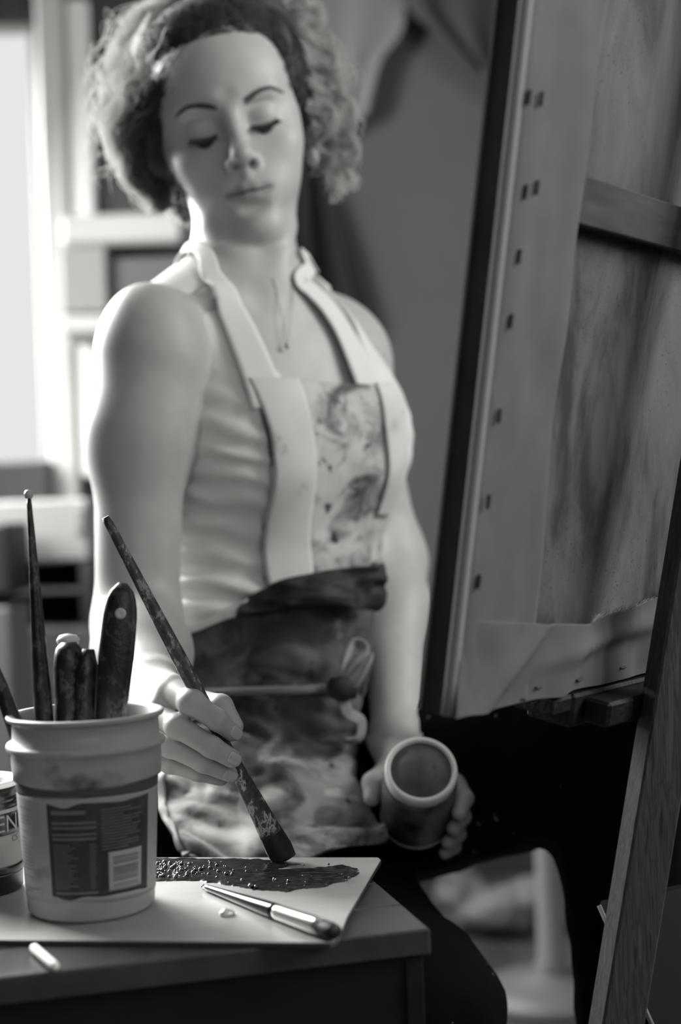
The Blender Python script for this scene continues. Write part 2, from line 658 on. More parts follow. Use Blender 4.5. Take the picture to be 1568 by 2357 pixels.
body_torso = [
    torso_prim(),
    # breasts, trapezius, collar bones
    ellipsoid(tp(.062, .070, .76), (.050, .036, .052), RT, .05),
    ellipsoid(tp(-.062, .070, .76), (.050, .036, .052), RT, .05),
]
neck_prims = [
    capsule(J['neck0'], .0445, J['neck1'], .0405, .035, tag='neck'),
    capsule(W(540, 640, 1.41), .034, W(372, 735, 1.30), .027, .045),
    capsule(W(580, 640, 1.43), .034, W(750, 735, 1.48), .025, .045),
    capsule(W(600, 705, 1.335), .010, W(480, 690, 1.29), .008, .022),
    capsule(W(622, 705, 1.335), .010, W(740, 700, 1.40), .008, .022),
    capsule(W(604, 700, 1.338), .009, W(500, 520, 1.36), .012, .02),
    capsule(W(624, 700, 1.338), .009, W(655, 520, 1.37), .010, .02),
]
def group(sub, k):
    lo = np.min([p.lo for p in sub], 0); hi = np.max([p.hi for p in sub], 0)
    return Prim(lambda P: sdf_eval(sub, P), lo, hi, k)
fr = J['r_elb'] + (J['r_wri'] - J['r_elb']) * .35
fl_ = J['l_elb'] + (J['l_wri'] - J['l_elb']) * .3
arm_prims = [
    # right arm (image left)
    group([ellipsoid(J['r_sho'] + [-.001, 0, .008], (.0445, .048, .055), None, 0),
           capsule(J['r_sho'] + [.002, 0, -.02], .0405, npv(W(321, 1000, 1.262)), .0400, .04),
           capsule(W(321, 1000, 1.262), .0400, J['r_elb'] + [0, 0, .02], .0365, .04),
           capsule(J['r_elb'], .0345, fr, .0365, .03),
           capsule(fr, .0365, J['r_wri'], .0245, .03)], .018),
    # left arm (image right)
    group([ellipsoid(J['l_sho'], (.042, .048, .052), None, 0),
           capsule(J['l_sho'] + [0, 0, -.02], .043, J['l_elb'], .034, .05),
           capsule(J['l_elb'], .033, fl_, .034, .03),
           capsule(fl_, .034, J['l_wri'], .022, .03)], .022),
]

# ---- right hand: fingers closed round the brush
DH = 0.036
def hp(x, y, d):
    return npv(W(x, y, d + DH))
R_FING = dict(
    index=([(398, 1590, .985), (441, 1617, .962), (500, 1657, .955), (535, 1686, .964)], (.0116, .0090, .0075, .0064)),
    middle=([(364, 1641, .985), (409, 1672, .962), (487, 1719, .953), (534, 1746, .960)], (.0098, .0083, .0075, .0066)),
    ring=([(354, 1694, .990), (393, 1716, .970), (468, 1754, .963), (528, 1780, .972)], (.0096, .0082, .0072, .0062)),
    pinky=([(354, 1733, 1.000), (392, 1755, .983), (455, 1777, .978), (508, 1792, .985)], (.0086, .0074, .0064, .0054)),
)
R_THUMB = ([(392, 1650, 1.040), (448, 1618, 1.020), (508, 1627, .992), (538, 1672, .983)], (.0125, .0105, .0090, .0072))
def finger(q, rr, k=.0012, kk=.0030):
    """one finger: its bones melt together, but it stays apart from its neighbours"""
    sub = [capsule(q[i], rr[i], q[i + 1], rr[i + 1], kk) for i in range(3)]
    sub.append(ellipsoid(q[1], (rr[1] * 1.03,) * 3, None, .003))
    lo = np.min([p.lo for p in sub], 0); hi = np.max([p.hi for p in sub], 0)
    return Prim(lambda P: sdf_eval(sub, P), lo, hi, k)
r_hand = []
rq = {nm: [hp(*p) for p in pts] for nm, (pts, rr) in R_FING.items()}
for nm, (pts, rr) in R_FING.items():            # back of the hand
    r_hand.append(capsule(rq[nm][0], rr[0] + .0005, J['r_wri'] + [0.004, 0, 0], .019, .012))
q = [hp(*p) for p in R_THUMB[0]]
r_hand.append(capsule(q[0], .0135, J['r_wri'], .018, .012))
for nm, (pts, rr) in R_FING.items():
    r_hand.append(finger(rq[nm], rr))
r_hand.append(finger(q, R_THUMB[1]))

# ---- jar in the left hand
JAR_T, JAR_B = npv(W(970, 1769, 1.160)), npv(W(957, 1880, 1.232))
JAR_R = 0.0312
jar_ax = (JAR_T - JAR_B) / np.linalg.norm(JAR_T - JAR_B)
JAR_L = float(np.linalg.norm(JAR_T - JAR_B))
def off_jar(p, r):
    w = p - JAR_B
    t = float(w @ jar_ax)
    rad = w - t * jar_ax
    n = np.linalg.norm(rad)
    R = JAR_R + r + .0004
    return JAR_B + t * jar_ax + rad * (R / n)
L_FING = dict(
    index=([(985, 1735, 1.275), (1082, 1785, 1.235), (1082, 1838, 1.200), (1058, 1872, 1.182)], (.0105, .0090, .0078, .0066)),
    middle=([(985, 1760, 1.285), (1084, 1832, 1.245), (1076, 1882, 1.210), (1048, 1908, 1.195)], (.0105, .0088, .0078, .0068)),
    ring=([(980, 1785, 1.290), (1072, 1880, 1.255), (1058, 1920, 1.225), (1030, 1938, 1.210)], (.0100, .0082, .0072, .0062)),
    pinky=([(970, 1810, 1.290), (1048, 1915, 1.260), (1038, 1945, 1.240), (1016, 1955, 1.228)], (.0090, .0074, .0064, .0056)),
)
l_hand = []
for nm, (pts, rr) in L_FING.items():
    q = [npv(W(*p)) for p in pts]
    q = [q[0]] + [off_jar(q[i], rr[i]) for i in (1, 2, 3)]
    L_FING[nm] = (q, rr)
    l_hand.append(capsule(q[0], rr[0] + .002, J['l_wri'], .018, .012))
    l_hand.append(finger(q, rr))
LT = [npv(W(*p)) for p in [(905, 1735, 1.285), (880, 1765, 1.245), (866, 1805, 1.218), (860, 1838, 1.208)]]
LTR = (.013, .0110, .0095, .0072)
LT = [LT[0]] + [off_jar(LT[i], LTR[i]) for i in (1, 2, 3)]
for i in range(3):
    l_hand.append(capsule(LT[i], LTR[i], LT[i + 1], LTR[i + 1], .004))
l_hand.append(capsule(LT[0], .014, J['l_wri'], .018, .012))

# ---- head: local frame x = image right, y = out of the face, z = up, z = 0 on the eye line
YAW, PIT, ROL = math.radians(5), math.radians(7), math.radians(13)
y0 = np.array([math.sin(YAW), -math.cos(YAW), 0.0])
x0 = np.array([math.cos(YAW), math.sin(YAW), 0.0])
z0 = np.array([0, 0, 1.0])
hy = y0 * math.cos(PIT) - z0 * math.sin(PIT)
z1 = z0 * math.cos(PIT) + y0 * math.sin(PIT)
hz = z1 * math.cos(ROL) - x0 * math.sin(ROL)
hx = x0 * math.cos(ROL) + z1 * math.sin(ROL)
RH = np.stack([hx, hy, hz], 1)
HC = npv(W(534, 278, 1.315)) - hy * .092

def hl(x, y, z):
    return HC + RH @ np.array([x, y, z], float)

def to_head(P):
    return (P - HC) @ RH

def hell(c, r, k=0.0, op='add', rot=None, tag=''):
    A = RH if rot is None else RH @ np.array(rot)
    return ellipsoid(hl(*c), r, A, k, op, tag)

def hcap(a, ra, b, rb, k=0.0, op='add', tag=''):
    return capsule(hl(*a), ra, hl(*b), rb, k, op, tag)

def rx(a):
    c, s = math.cos(math.radians(a)), math.sin(math.radians(a))
    return [[1, 0, 0], [0, c, -s], [0, s, c]]
def ry(a):
    c, s = math.cos(math.radians(a)), math.sin(math.radians(a))
    return [[c, 0, s], [0, 1, 0], [-s, 0, c]]
def rz(a):
    c, s = math.cos(math.radians(a)), math.sin(math.radians(a))
    return [[c, -s, 0], [s, c, 0], [0, 0, 1]]

head = [
    hell((0, -.006, .036), (.0725, .096, .082)),                       # cranium
    hell((0, .046, .042), (.061, .046, .052), .03),                    # forehead
    hell((0, .034, -.032), (.0585, .056, .062), .02),                  # mid face
    hcap((-.0385, .008, -.054), .012, (-.012, .071, -.098), .0115, .022),  # jaw
    hcap((.0385, .008, -.054), .012, (.012, .071, -.098), .0115, .022),
    hell((0, .077, -.0985), (.017, .014, .0130), .016),                 # chin
    hell((0, .044, -.070), (.031, .040, .028), .02),
]
for s in (-1, 1):
    head += [
        hell((s * .0405, .058, -.026), (.0205, .020, .017), .02),        # cheek bone
        hell((s * .029, .058, -.052), (.021, .019, .024), .018),        # cheek
        hcap((s * .012, .0885, .019), .0055, (s * .040, .078, .0215), .0045, .016),   # brow ridge
        hell((s * .0285, .1045, .002), (.0170, .0150, .0120), .016, 'sub'),        # eye socket
        hell((s * .0140, .099, -.003), (.0075, .011, .009), .010, 'sub'),
        hell((s * .0290, .0725, .001), (.0140, .0135, .0125), .007),    # eyeball under the lid
        hcap((s * .0170, .0870, -.0075), .0012, (s * .0285, .0900, -.0100), .0016, .003, 'sub'),   # line of the eye
        hcap((s * .0285, .0900, -.0100), .0016, (s * .041, .0815, -.0065), .0012, .003, 'sub'),
        hcap((s * .018, .0890, .0105), .0008, (s * .040, .0830, .0105), .0008, .004, 'sub'),
        hell((s * .0475, .030, .000), (.018, .032, .030), .02),   # crease of the lid
    ]
head += [
    hcap((0, .0885, .008), .0062, (0, .1065, -.031), .0080, .014),     # nose ridge
    hell((0, .1085, -.0335), (.0094, .0092, .0082), .008),             # tip
    hcap((0, .1060, -.0395), .0036, (0, .094, -.0475), .004, .004),    # columella
]
for s in (-1, 1):
    head += [
        hell((s * .0112, .0965, -.0390), (.0062, .0086, .0066), .0055),
        hell((s * .0074, .1025, -.0435), (.0033, .0060, .0034), .0020, 'sub', rot=rx(35)),
    ]
head += [
    hell((0, .0735, -.064), (.030, .0165, .021), .018),                # muzzle
    hcap((-.0215, .0780, -.0640), .0022, (-.005, .0895, -.0616), .0044, .005),   # upper lip
    hcap((.0215, .0780, -.0640), .0022, (.005, .0895, -.0616), .0044, .005),
    hcap((-.005, .0895, -.0616), .0044, (.005, .0895, -.0616), .0044, .003),
    hcap((-.0185, .0770, -.0686), .0030, (-.004, .0875, -.0712), .0058, .005),   # lower lip
    hcap((.0185, .0770, -.0686), .0030, (.004, .0875, -.0712), .0058, .005),
    hcap((-.004, .0875, -.0712), .0058, (.004, .0875, -.0712), .0058, .003),
    hell((0, .0925, -.0810), (.015, .006, .0045), .008, 'sub'),         # hollow under the lip
]
for s in (-1, 1):                                                      # ears
    e = rz(-s * 22)
    head += [
        hell((s * .076, -.012, -.012), (.0075, .019, .031), .006, rot=e),
        hell((s * .0845, -.008, -.006), (.0060, .0105, .018), .004, 'sub', rot=e),
        hell((s * .0735, -.002, -.040), (.006, .009, .010), .006),
    ]
head_only = list(head)
# neck joins the skull
head_neck = [capsule(J['neck1'], .042, hl(0, -.012, -.02), .042, .03), capsule(hl(0, .012, -.070), .024, npv(W(592, 690, 1.372)), .026, .02)]

head_comp = Prim(lambda P: sdf_eval(head_only, P), HC - .14, HC + .14, .010)
body_prims = body_torso + neck_prims + arm_prims
all_upper = body_prims + head_neck + [head_comp] + r_hand + l_hand
body_fn = lambda P: sdf_eval(all_upper, P)

# ---- legs (inside the trousers)
LEG = {k: npv(W(*v)) for k, v in dict(
    l_hip=(735, 1870, 1.46), l_knee=(1440, 1700, 1.20), l_ank=(1500, 2440, 1.22),
    r_hip=(560, 1900, 1.42), r_knee=(945, 2325, 1.13), r_ank=(1000, 2900, 1.17)).items()}
LEG['l_ank'][2] = .12
LEG['r_ank'][2] = .10
def leg_prims(o):
    L = []
    for s in ('l', 'r'):
        h, kn, an = LEG[s + '_hip'], LEG[s + '_knee'], LEG[s + '_ank']
        L += [capsule(h, .088 + o, kn, .062 + o, .05), capsule(kn, .060 + o, an, .040 + o, .03)]
    return L

HEAD_LO, HEAD_HI = HC - [.13, .14, .135], HC + [.13, .14, .135]
hpts = np.array([hp(*p) for v in list(R_FING.values()) + [R_THUMB] for p in v[0]])
RH_LO, RH_HI = hpts.min(0) - [.016, .014, .016], hpts.max(0) + [.014, .016, .016]
lpts = np.array([p for v in L_FING.values() for p in v[0]] + LT)
LH_LO, LH_HI = lpts.min(0) - .018, lpts.max(0) + .018

chunks = []
B_LO = np.array([-.30, 1.03, ZP - .17]); B_HI = np.array([.26, 1.62, HC[2] + .02])
V, Fc = sdf_mesh(body_prims + head_neck + r_hand + l_hand, B_LO, B_HI, .0036, 2)
sh = .004
Fc = drop_faces(V, Fc, [(HEAD_LO + sh, HEAD_HI - sh), (RH_LO + sh, RH_HI - sh), (LH_LO + sh, LH_HI - sh)])
V, Fc, _ = compact(V, Fc); chunks.append((V, Fc, np.zeros(len(V))))
Dh, lh = sdf_grid(head_only, HEAD_LO, HEAD_HI, .0017)
Dn, _ = sdf_grid(body_prims + head_neck, HEAD_LO, HEAD_HI, .0017)
V, Fc = surface_nets(smin(Dh, Dn, .012), lh, .0017, 2)
q = to_head(V)
lip = np.exp(-(((q[:, 2] + .0660) / (.0086 * np.sqrt(np.maximum(1e-4, 1 - (q[:, 0] / .0245) ** 2)) + 1e-4)) ** 4)) * (np.abs(q[:, 0]) < .0245) * (q[:, 1] > .07)
nost = np.zeros(len(V))
for s in (-1, 1):
    nost = np.maximum(nost, np.exp(-((((q - [s * .0074, .1030, -.0435]) / [.0036, .0070, .0040]) ** 2).sum(1)) ** 2))
chunks.append((V, Fc, np.maximum(lip * .5, nost)))
V, Fc = sdf_mesh(r_hand + arm_prims, RH_LO, RH_HI, .0011, 2)
chunks.append((V, Fc, np.zeros(len(V))))
V, Fc = sdf_mesh(l_hand + arm_prims, LH_LO, LH_HI, .0016, 2)
chunks.append((V, Fc, np.zeros(len(V))))
VV, FF, TT, o = [], [], [], 0
for v, f, t in chunks:
    VV.append(v); FF.append(f + o); TT.append(t); o += len(v)

def boundary(Fc):
    ed = np.concatenate([np.stack([Fc[:, a], Fc[:, (a + 1) % 4]], 1) for a in range(4)])
    ed.sort(1)
    u, n = np.unique(ed, axis=0, return_counts=True)
    return np.unique(u[n == 1].ravel())
# join the rims of head and hands to the rims left in the body
BV = np.vstack(VV)
remap = np.arange(len(BV))
bb = boundary(FF[0])
for k in (1, 2, 3):
    fb = boundary(FF[k])
    if not len(fb): continue
    lo_b, hi_b = BV[fb].min(0) - .008, BV[fb].max(0) + .008
    cand = bb[((BV[bb] > lo_b) & (BV[bb] < hi_b)).all(1)]
    cand = cand[np.argsort(-BV[cand, 1])][:3]              # at the far side, out of sight
    for v in cand:
        d = ((BV[fb] - BV[v]) ** 2).sum(1)
        remap[v] = fb[d.argmin()]
FF[0] = remap[FF[0]]
_s = np.sort(FF[0], 1)
FF[0] = FF[0][(np.diff(_s, axis=1) > 0).all(1)]

M_SKIN, nt, b = newmat('skin')
at = nt.nodes.new('ShaderNodeAttribute'); at.attribute_name = 'tone'
n1 = noise_node(nt, 60, 3)
r1 = ramp_node(nt, n1.outputs[0], [(0.3, 0.36), (0.7, 0.40)])
link(nt, mixrgb(nt, at.outputs['Fac'], r1.outputs[0], 0.10), b.inputs['Base Color'])
b.inputs['Roughness'].default_value = 0.48
b.inputs['Specular IOR Level'].default_value = 0.35
b.inputs['Subsurface Weight'].default_value = 0.0
b.inputs['Subsurface Radius'].default_value = (1, .9, .8)
b.inputs['Subsurface Scale'].default_value = 0.006
n2 = noise_node(nt, 900, 2)
bump(nt, b, n2.outputs[0], 0.12, 0.0006)
_V, _F, _u = compact(BV, np.vstack(FF))
body = mesh_obj('body', _V, _F, M_SKIN, person, attrs={'tone': np.concatenate(TT)[_u]})
# ---- finger nails, brows and lashes
M_NAIL = plain('nail', 0.40, 0.22, 0.5)
def nail(q2, q3, r, side, L=.0115, Wd=.62):
    q2, q3 = npv(q2), npv(q3)
    t = (q3 - q2) / np.linalg.norm(q3 - q2)
    n = npv(side) - t * (npv(side) @ t)
    n /= np.linalg.norm(n)
    b = np.cross(t, n)
    nu, nv = 9, 9
    G = np.zeros((nv, nu, 3)); N = np.zeros_like(G)
    for i in range(nv):
        v = i / (nv - 1) * 2 - 1
        wd = (1 - abs(v) ** 3.5) ** .5 * .35 + .65 if v > 0 else (1 - abs(v) ** 2.5) ** .5 * .55 + .45
        for j in range(nu):
            u = (j / (nu - 1) * 2 - 1) * wd
            a = u * Wd * 1.15
            nn = n * math.cos(a) + b * math.sin(a)
            lift = r * 1.015 + .0003 - .0009 * max(0, v) ** 2
            G[i, j] = q3 - t * .0008 + t * (v * L / 2) + nn * lift
            N[i, j] = nn
    V, Fc = thick_grid(G, N, .0006)
    return mesh_obj('fingernail', V, Fc, M_NAIL, body)
SIDE = {'index': (.35, -1, .25), 'middle': (.30, -1, .20), 'ring': (.15, -1, -.15), 'pinky': (.1, -1, -.2)}
for nm, (pts, rr) in R_FING.items():
    if nm in ('index', 'middle', 'ring'):
        nail(hp(*pts[2]), hp(*pts[3]), rr[3], SIDE[nm], L=.0110)

M_BROW = plain('brow_hair', 0.07, 0.7)
head_fn = lambda P: sdf_eval(head_only, P)

def on_face(x, z, off=.0004):
    """points of the face surface above local (x, z)"""
    x = np.asarray(x, float); z = np.asarray(z, float)
    y = np.full(x.shape, .135)
    for _ in range(60):
        P = HC + np.stack([x, y, z], -1) @ RH.T
        y = y - np.maximum(head_fn(P) - off, -.002) * .8
    return HC + np.stack([x, y, z], -1) @ RH.T

def hair_mesh(lines, r0, r1, nside=3):
    """lines: (N, m, 3) -> one mesh of thin tapering tubes"""
    L = np.asarray(lines, float)
    N, m, _ = L.shape
    T = np.gradient(L, axis=1)
    T /= np.linalg.norm(T, axis=2, keepdims=True) + 1e-12
    ref = np.array([.31, .72, .62])
    X = np.cross(T, ref); X /= np.linalg.norm(X, axis=2, keepdims=True) + 1e-12
    Y = np.cross(T, X)
    rad = np.interp(np.linspace(0, 1, m), [0, .6, 1], [r0, (r0 + r1) / 2, r1])
    V = np.zeros((N, m, nside, 3))
    for k in range(nside):
        a = 2 * math.pi * k / nside
        V[:, :, k] = L + (X * math.cos(a) + Y * math.sin(a)) * rad[None, :, None]
    base = (np.arange(N) * m * nside)[:, None, None]
    i = np.arange(m - 1)[None, :, None] * nside
    k = np.arange(nside)[None, None, :]; k2 = (k + 1) % nside
    a = base + i + k; b = base + i + k2
    Fc = np.stack([a, b, b + nside, a + nside], -1).reshape(-1, 4)
    return V.reshape(-1, 3), Fc

for s in (-1, 1):
    n = 200
    t = RNG.random(n)
    x = .0025 + s * (.0125 + .035 * t)
    zc = .0130 + .0088 * np.sin(np.clip(t, 0, .72) / .72 * math.pi / 2) - .012 * np.clip(t - .72, 0, 1)
    wd = .0056 * (1 - .7 * t)
    z = zc + (RNG.random(n) - .5) * wd
    m = 5
    u = np.linspace(0, 1, m)
    X = x[:, None] + s * (.0062 * u)[None]
    Z = z[:, None] + ((.0032 * (1 - t))[:, None] - (.0018 * t)[:, None]) * u[None]
    V, Fc = hair_mesh(on_face(X, Z, .0006), .00026, .0001)
    mesh_obj('eyebrow', V, Fc, M_BROW, body)
    # lashes along the closed lid
    u = np.linspace(0, 1, 64)
    x = s * (.0165 + .0255 * u)
    z = -.0074 - .0030 * np.sin(u * math.pi) + .0016 * u
    P = on_face(x, z, .0002)
    ln = []
    for k in range(len(u)):
        d = hl(0, 0, 0) * 0 + RH @ np.array([s * (.2 + .5 * (u[k] - .4)), .75, -.75])
        tt = np.linspace(0, 1, 4)[:, None]
        ln.append(P[k] + d * tt * .0080 + (RH @ np.array([0, 0, 1.0])) * (tt ** 2) * .0012)
    V, Fc = hair_mesh(np.array(ln), .00045, .00015)
    mesh_obj('eyelashes', V, Fc, M_BROW, body)
    uu_, vv_ = np.meshgrid(np.linspace(0, 1, 24), np.linspace(0, 1, 6))
    xs_ = s * (.0165 + .0255 * uu_)
    zs_ = -.0074 - .0030 * np.sin(uu_ * math.pi) + .0016 * uu_ - vv_ * .0085 * np.sin(uu_ * math.pi) ** .8
    Gp = on_face(xs_.ravel(), zs_.ravel(), .0008).reshape(6, 24, 3)
    V, Fc = thick_grid(Gp, np.tile(hy, (6, 24, 1)), .0004)
    mesh_obj('eye_opening', V, Fc, plain('dark_eye', .035, .3), body)
    V, Fc = tube(P, [.0016 * math.sin(math.pi * min(max(k, .08), .92)) + .0002 for k in u], 6)
    mesh_obj('lash_line', V, Fc, M_BROW, body)

# line between the lips
u = np.linspace(-1, 1, 41)
P = on_face(u * .0225, -.0657 + .0005 * np.cos(u * 8) * (1 - u ** 2) + .0004 * u ** 2, -.0002)
V, Fc = tube(P, [.0011 * math.sqrt(max(0, 1 - k * k)) + .0002 for k in u], 6)
mesh_obj('lip_line', V, Fc, plain('lip_shadow_line', .035, .7), body)
# ---- trousers, shoes, stool
M_TROUSERS = noisy('black_trousers', [(0.0, 0.003), (0.735, 0.004), (0.76, 0.14), (1.0, 0.2)], 60, rough=0.9, spec=0.08, detail=2)
tro = leg_prims(0.006) + [torso_prim(.04, .010), Prim(lambda P: 1.02 * (P[..., 2] - (ZP + .19)), C0 - .5, C0 + .9, .01, 'sub')]
def _fold(P):
    return .0035 * vnoise(P * [38, 38, 22]) + .002 * vnoise(P * 80)
tro_all = tro[:4] + [Prim(lambda P: torso_fn(P) - .008, C0 - .3, C0 + .3, .04)]
class _Cut: pass
def trousers_mesh():
    lo = np.array([-.32, 1.0, .08]); hi = np.array([.42, 1.66, ZP + .24])
    D, l = sdf_grid(tro_all, lo, hi, .006)
    n = D.shape
    ax = [l[i] + .006 * np.arange(n[i]) for i in range(3)]
    X, Y, Z = np.meshgrid(*ax, indexing='ij')
    near = np.abs(D) < .03
    P = np.stack([X[near], Y[near], Z[near]], -1)
    D[near] += _fold(P)
    D = np.maximum(D, (Z - (ZP + .17)).astype(np.float32))
    D = np.maximum(D, (.10 - Z).astype(np.float32))
    return surface_nets(D, l, .006, 1)
V, Fc = trousers_mesh()
trousers = mesh_obj('trousers', V, Fc, M_TROUSERS, person)
M_SHOE = plain('shoe_leather', 0.01, 0.5)
for s in ('l', 'r'):
    an = LEG[s + '_ank'].copy()
    d = np.array([.3, -.95, 0]) if s == 'r' else np.array([.75, -.66, 0])
    d /= np.linalg.norm(d)
    base = an.copy(); base[2] = .035
    pr = [capsule(an + [0, 0, -.0], .040, base, .036, 0), capsule(base, .034, base + d * .15, .028, .02)]
    lo = np.minimum(an, base + d * .15) - .07; hi = np.maximum(an, base + d * .15) + .07; lo[2] = -.01
    D, l = sdf_grid(pr, lo, hi, .006)
    ax = [l[i] + .006 * np.arange(D.shape[i]) for i in range(3)]
    D = np.maximum(D, (.002 - ax[2])[None, None, :].astype(np.float32))
    V, Fc = surface_nets(D, l, .006, 1)
    mesh_obj('shoe', V, Fc, M_SHOE, person)

# ---- tank top
cloth_src = body_torso + neck_prims[1:3]
cloth_fn = lambda P: sdf_eval(cloth_src, P)
def tank_mask(P):
    x, y, s = to_torso(P)
    L = ZS - ZP
    w = np.interp(s, [.60, .74, .90, 1.0, 1.15], [.0, .042, .060, .072, .080])
    front = np.minimum(w - np.abs(x), (s - .64) * L)
    wb = np.interp(s, [.8, .92, 1.0, 1.15], [.0, .03, .07, .085])
    back = np.minimum(wb - np.abs(x), (s - .85) * L)
    m = np.where(y > 0.01, front, back)
    arm_r = ellipsoid(J['r_sho'] + [-.006, -.012, -.004], (.042, .085, .062), None).fn(P)
    arm_l = ellipsoid(J['l_sho'] + [.012, -.01, .0], (.062, .075, .070), None).fn(P)
    m = np.maximum(m, np.maximum(-arm_r, -arm_l))
    return np.maximum(m, (-.02 - s) * L)
def wrinkles(P):
    x, y, s = to_torso(P)
    ph = s * 120 + x * 42 + 2.6 * vnoise(P * 14) + 1.2 * vnoise(P * 35)
    amp = np.interp(s, [.30, .45, .80, .92], [.6, 1, 1, .0]) * np.interp(x, [-.14, -.03, .03], [1, 1, .2])
    w = np.sin(ph)
    return -.0036 * amp * (np.abs(w) ** .7 * np.sign(w)) * (0.65 + .5 * vnoise(P * 22))
def tank_mesh(h=.0028):
    lo = np.minimum(C0, C1) - [.19, .19, .0]; hi = np.maximum(C0, C1) + [.19, .19, .075]
    D, l = sdf_grid(cloth_src, lo, hi, h)
    ax = [l[i] + h * np.arange(D.shape[i]) for i in range(3)]
    near = np.argwhere(np.abs(D) < .03)
    P = np.stack([ax[i][near[:, i]] for i in range(3)], -1)
    i = tuple(near.T)
    d = D[i] - .0050 + wrinkles(P)
    D[:] = np.where(D < 0, -.05, .05)
    D[i] = np.maximum(d, tank_mask(P)).astype(np.float32)
    # keep the deep inside solid only where the mask is on
    X, Y, Z = np.meshgrid(*ax, indexing='ij')
    deep = D <= -.049
    Pd = np.stack([X[deep], Y[deep], Z[deep]], -1)
    D[deep] = np.maximum(-.05, np.minimum(tank_mask(Pd), .05)).astype(np.float32)
    V, Fc = surface_nets(D, l, h, 2)
    return V, Fc
M_TANK = noisy('tank_cotton', [(0.3, 0.60), (0.7, 0.66)], 40, rough=0.85, spec=0.15, bumps=.05)
V, Fc = tank_mesh()
# only the outer shell is cloth: drop what lies inside the body
c = V[Fc].mean(1)
Fc = Fc[cloth_fn(c) > -.006]
V, Fc, _ = compact(V, Fc)
tank = mesh_obj('tank_top', V, Fc, M_TANK, person)

# ---- apron
def splat(name, base, dark, lo, hi, sc=(34, 90), rough=.8, drk=.02, streak=(1, 1, 1)):
    """cloth of grey tone with large stains and small paint spots"""
    m, nt, b = newmat(name)
    n1 = noise_node(nt, sc[0], 5, .62, sx=streak[0], sy=streak[1], sz=streak[2], dist=.6)
    r1 = ramp_node(nt, n1.outputs[0], [(lo, base), (hi, dark)])
    n2 = noise_node(nt, sc[1], 3, .5, loc=(3, 1, 2))
    r2 = ramp_node(nt, n2.outputs[0], [(0.62, 0.0), (0.68, 1.0)])
    c1 = mixrgb(nt, r2.outputs[0], r1.outputs[0], drk)
    n3 = noise_node(nt, sc[1] * .8, 2, .5, loc=(9, 4, 7))
    r3 = ramp_node(nt, n3.outputs[0], [(0.66, 0.0), (0.72, 0.75)])
    c2 = mixrgb(nt, r3.outputs[0], c1, .55)
    link(nt, c2, b.inputs['Base Color'])
    b.inputs['Roughness'].default_value = rough
    b.inputs['Specular IOR Level'].default_value = .2
    bump(nt, b, n1.outputs[0], .25, .003)
    return m
M_BIB = splat('apron_bib_cloth', .46, .09, .46, .64, (30, 46))
M_STRAP = noisy('apron_strap_cloth', [(0.35, .60), (0.62, .55), (0.72, .36)], 30, rough=.8, spec=.2, bumps=.1)
M_SKIRT = splat('apron_skirt_cloth', .34, .06, .42, .60, (15, 42), streak=(1, 1, 1.6))
_nt = M_SKIRT.node_tree
_b = _nt.nodes['Principled BSDF']
_src = _b.inputs['Base Color'].links[0].from_socket
_at = _nt.nodes.new('ShaderNodeAttribute'); _at.attribute_name = 'stain'
_mm = _nt.nodes.new('ShaderNodeMath'); _mm.operation = 'MULTIPLY'; _mm.inputs[1].default_value = .80
link(_nt, _at.outputs['Fac'], _mm.inputs[0])
link(_nt, mixrgb(_nt, _mm.outputs[0], _src, .030), _b.inputs['Base Color'])
M_SASH = noisy('dark_sash_cloth', [(0.4, .012), (0.7, .05)], 30, rough=.7, spec=.3, bumps=.3, bdist=.004)

wear_src = body_torso + neck_prims + arm_prims + head_neck + [Prim(lambda P: cloth_fn(P) - .0042, C0 - .3, C1 + .3, 0.0)] + leg_prims(.006)
wear_fn = lambda P: sdf_eval(wear_src, P)
def shoulder_free(P):
    return sdf_eval([p for p in wear_src], P)

def bib_points(x, s, off):
    """front surface above torso coordinates (x, s)"""
    y = np.full(np.shape(x), .22)
    for _ in range(50):
        P = from_torso(x, y, s)
        y = y - np.maximum(cloth_fn(P) - off, -.004) * .8
    return y

nu, nv = 60, 90
def bib_grid(x0, x1, s0, s1, nu, nv, off, relax=True):
    """x0, x1 may be functions of v"""
    v = np.linspace(0, 1, nv)[:, None]; u = np.linspace(0, 1, nu)[None]
    xa = np.vectorize(x0)(v) if callable(x0) else x0
    xb = np.vectorize(x1)(v) if callable(x1) else x1
    X = xa + (xb - xa) * u
    S = s0 + (s1 - s0) * v + 0 * u
    Y = bib_points(X, S, off)
    if relax:
        for _ in range(12):
            Ys = Y.copy()
            Ys[:, 1:-1] = (Y[:, :-2] + Y[:, 2:]) / 2
            Ys[1:-1] = (Ys[1:-1] + (Ys[:-2] + Ys[2:]) / 2) / 2
            Y = np.maximum(Y, Ys)
    return X, Y, S
bx0 = lambda v: -.094 + .024 * v
bx1 = lambda v: .086 - .002 * v
X, Y, S = bib_grid(bx0, bx1, .868, .47, nu, nv, .0075)
Pn = from_torso(X, Y, S)
Y = Y + .0022 * vnoise(Pn * 26) + .0012 * vnoise(Pn * 60)
G = from_torso(X, Y, S)
N = -grid_normals(G)
if (N.reshape(-1, 3) @ T_FWD).mean() < 0: N = -N
V, Fc = thick_grid(G, N, .0018)
if True:
    apron = mesh_obj('apron', V, Fc if (np.cross(G[0,1]-G[0,0], G[1,0]-G[0,0]) @ T_FWD) > 0 else Fc[:, ::-1], M_BIB, person)
    apron['label'] = 'pale paint-stained apron bib'
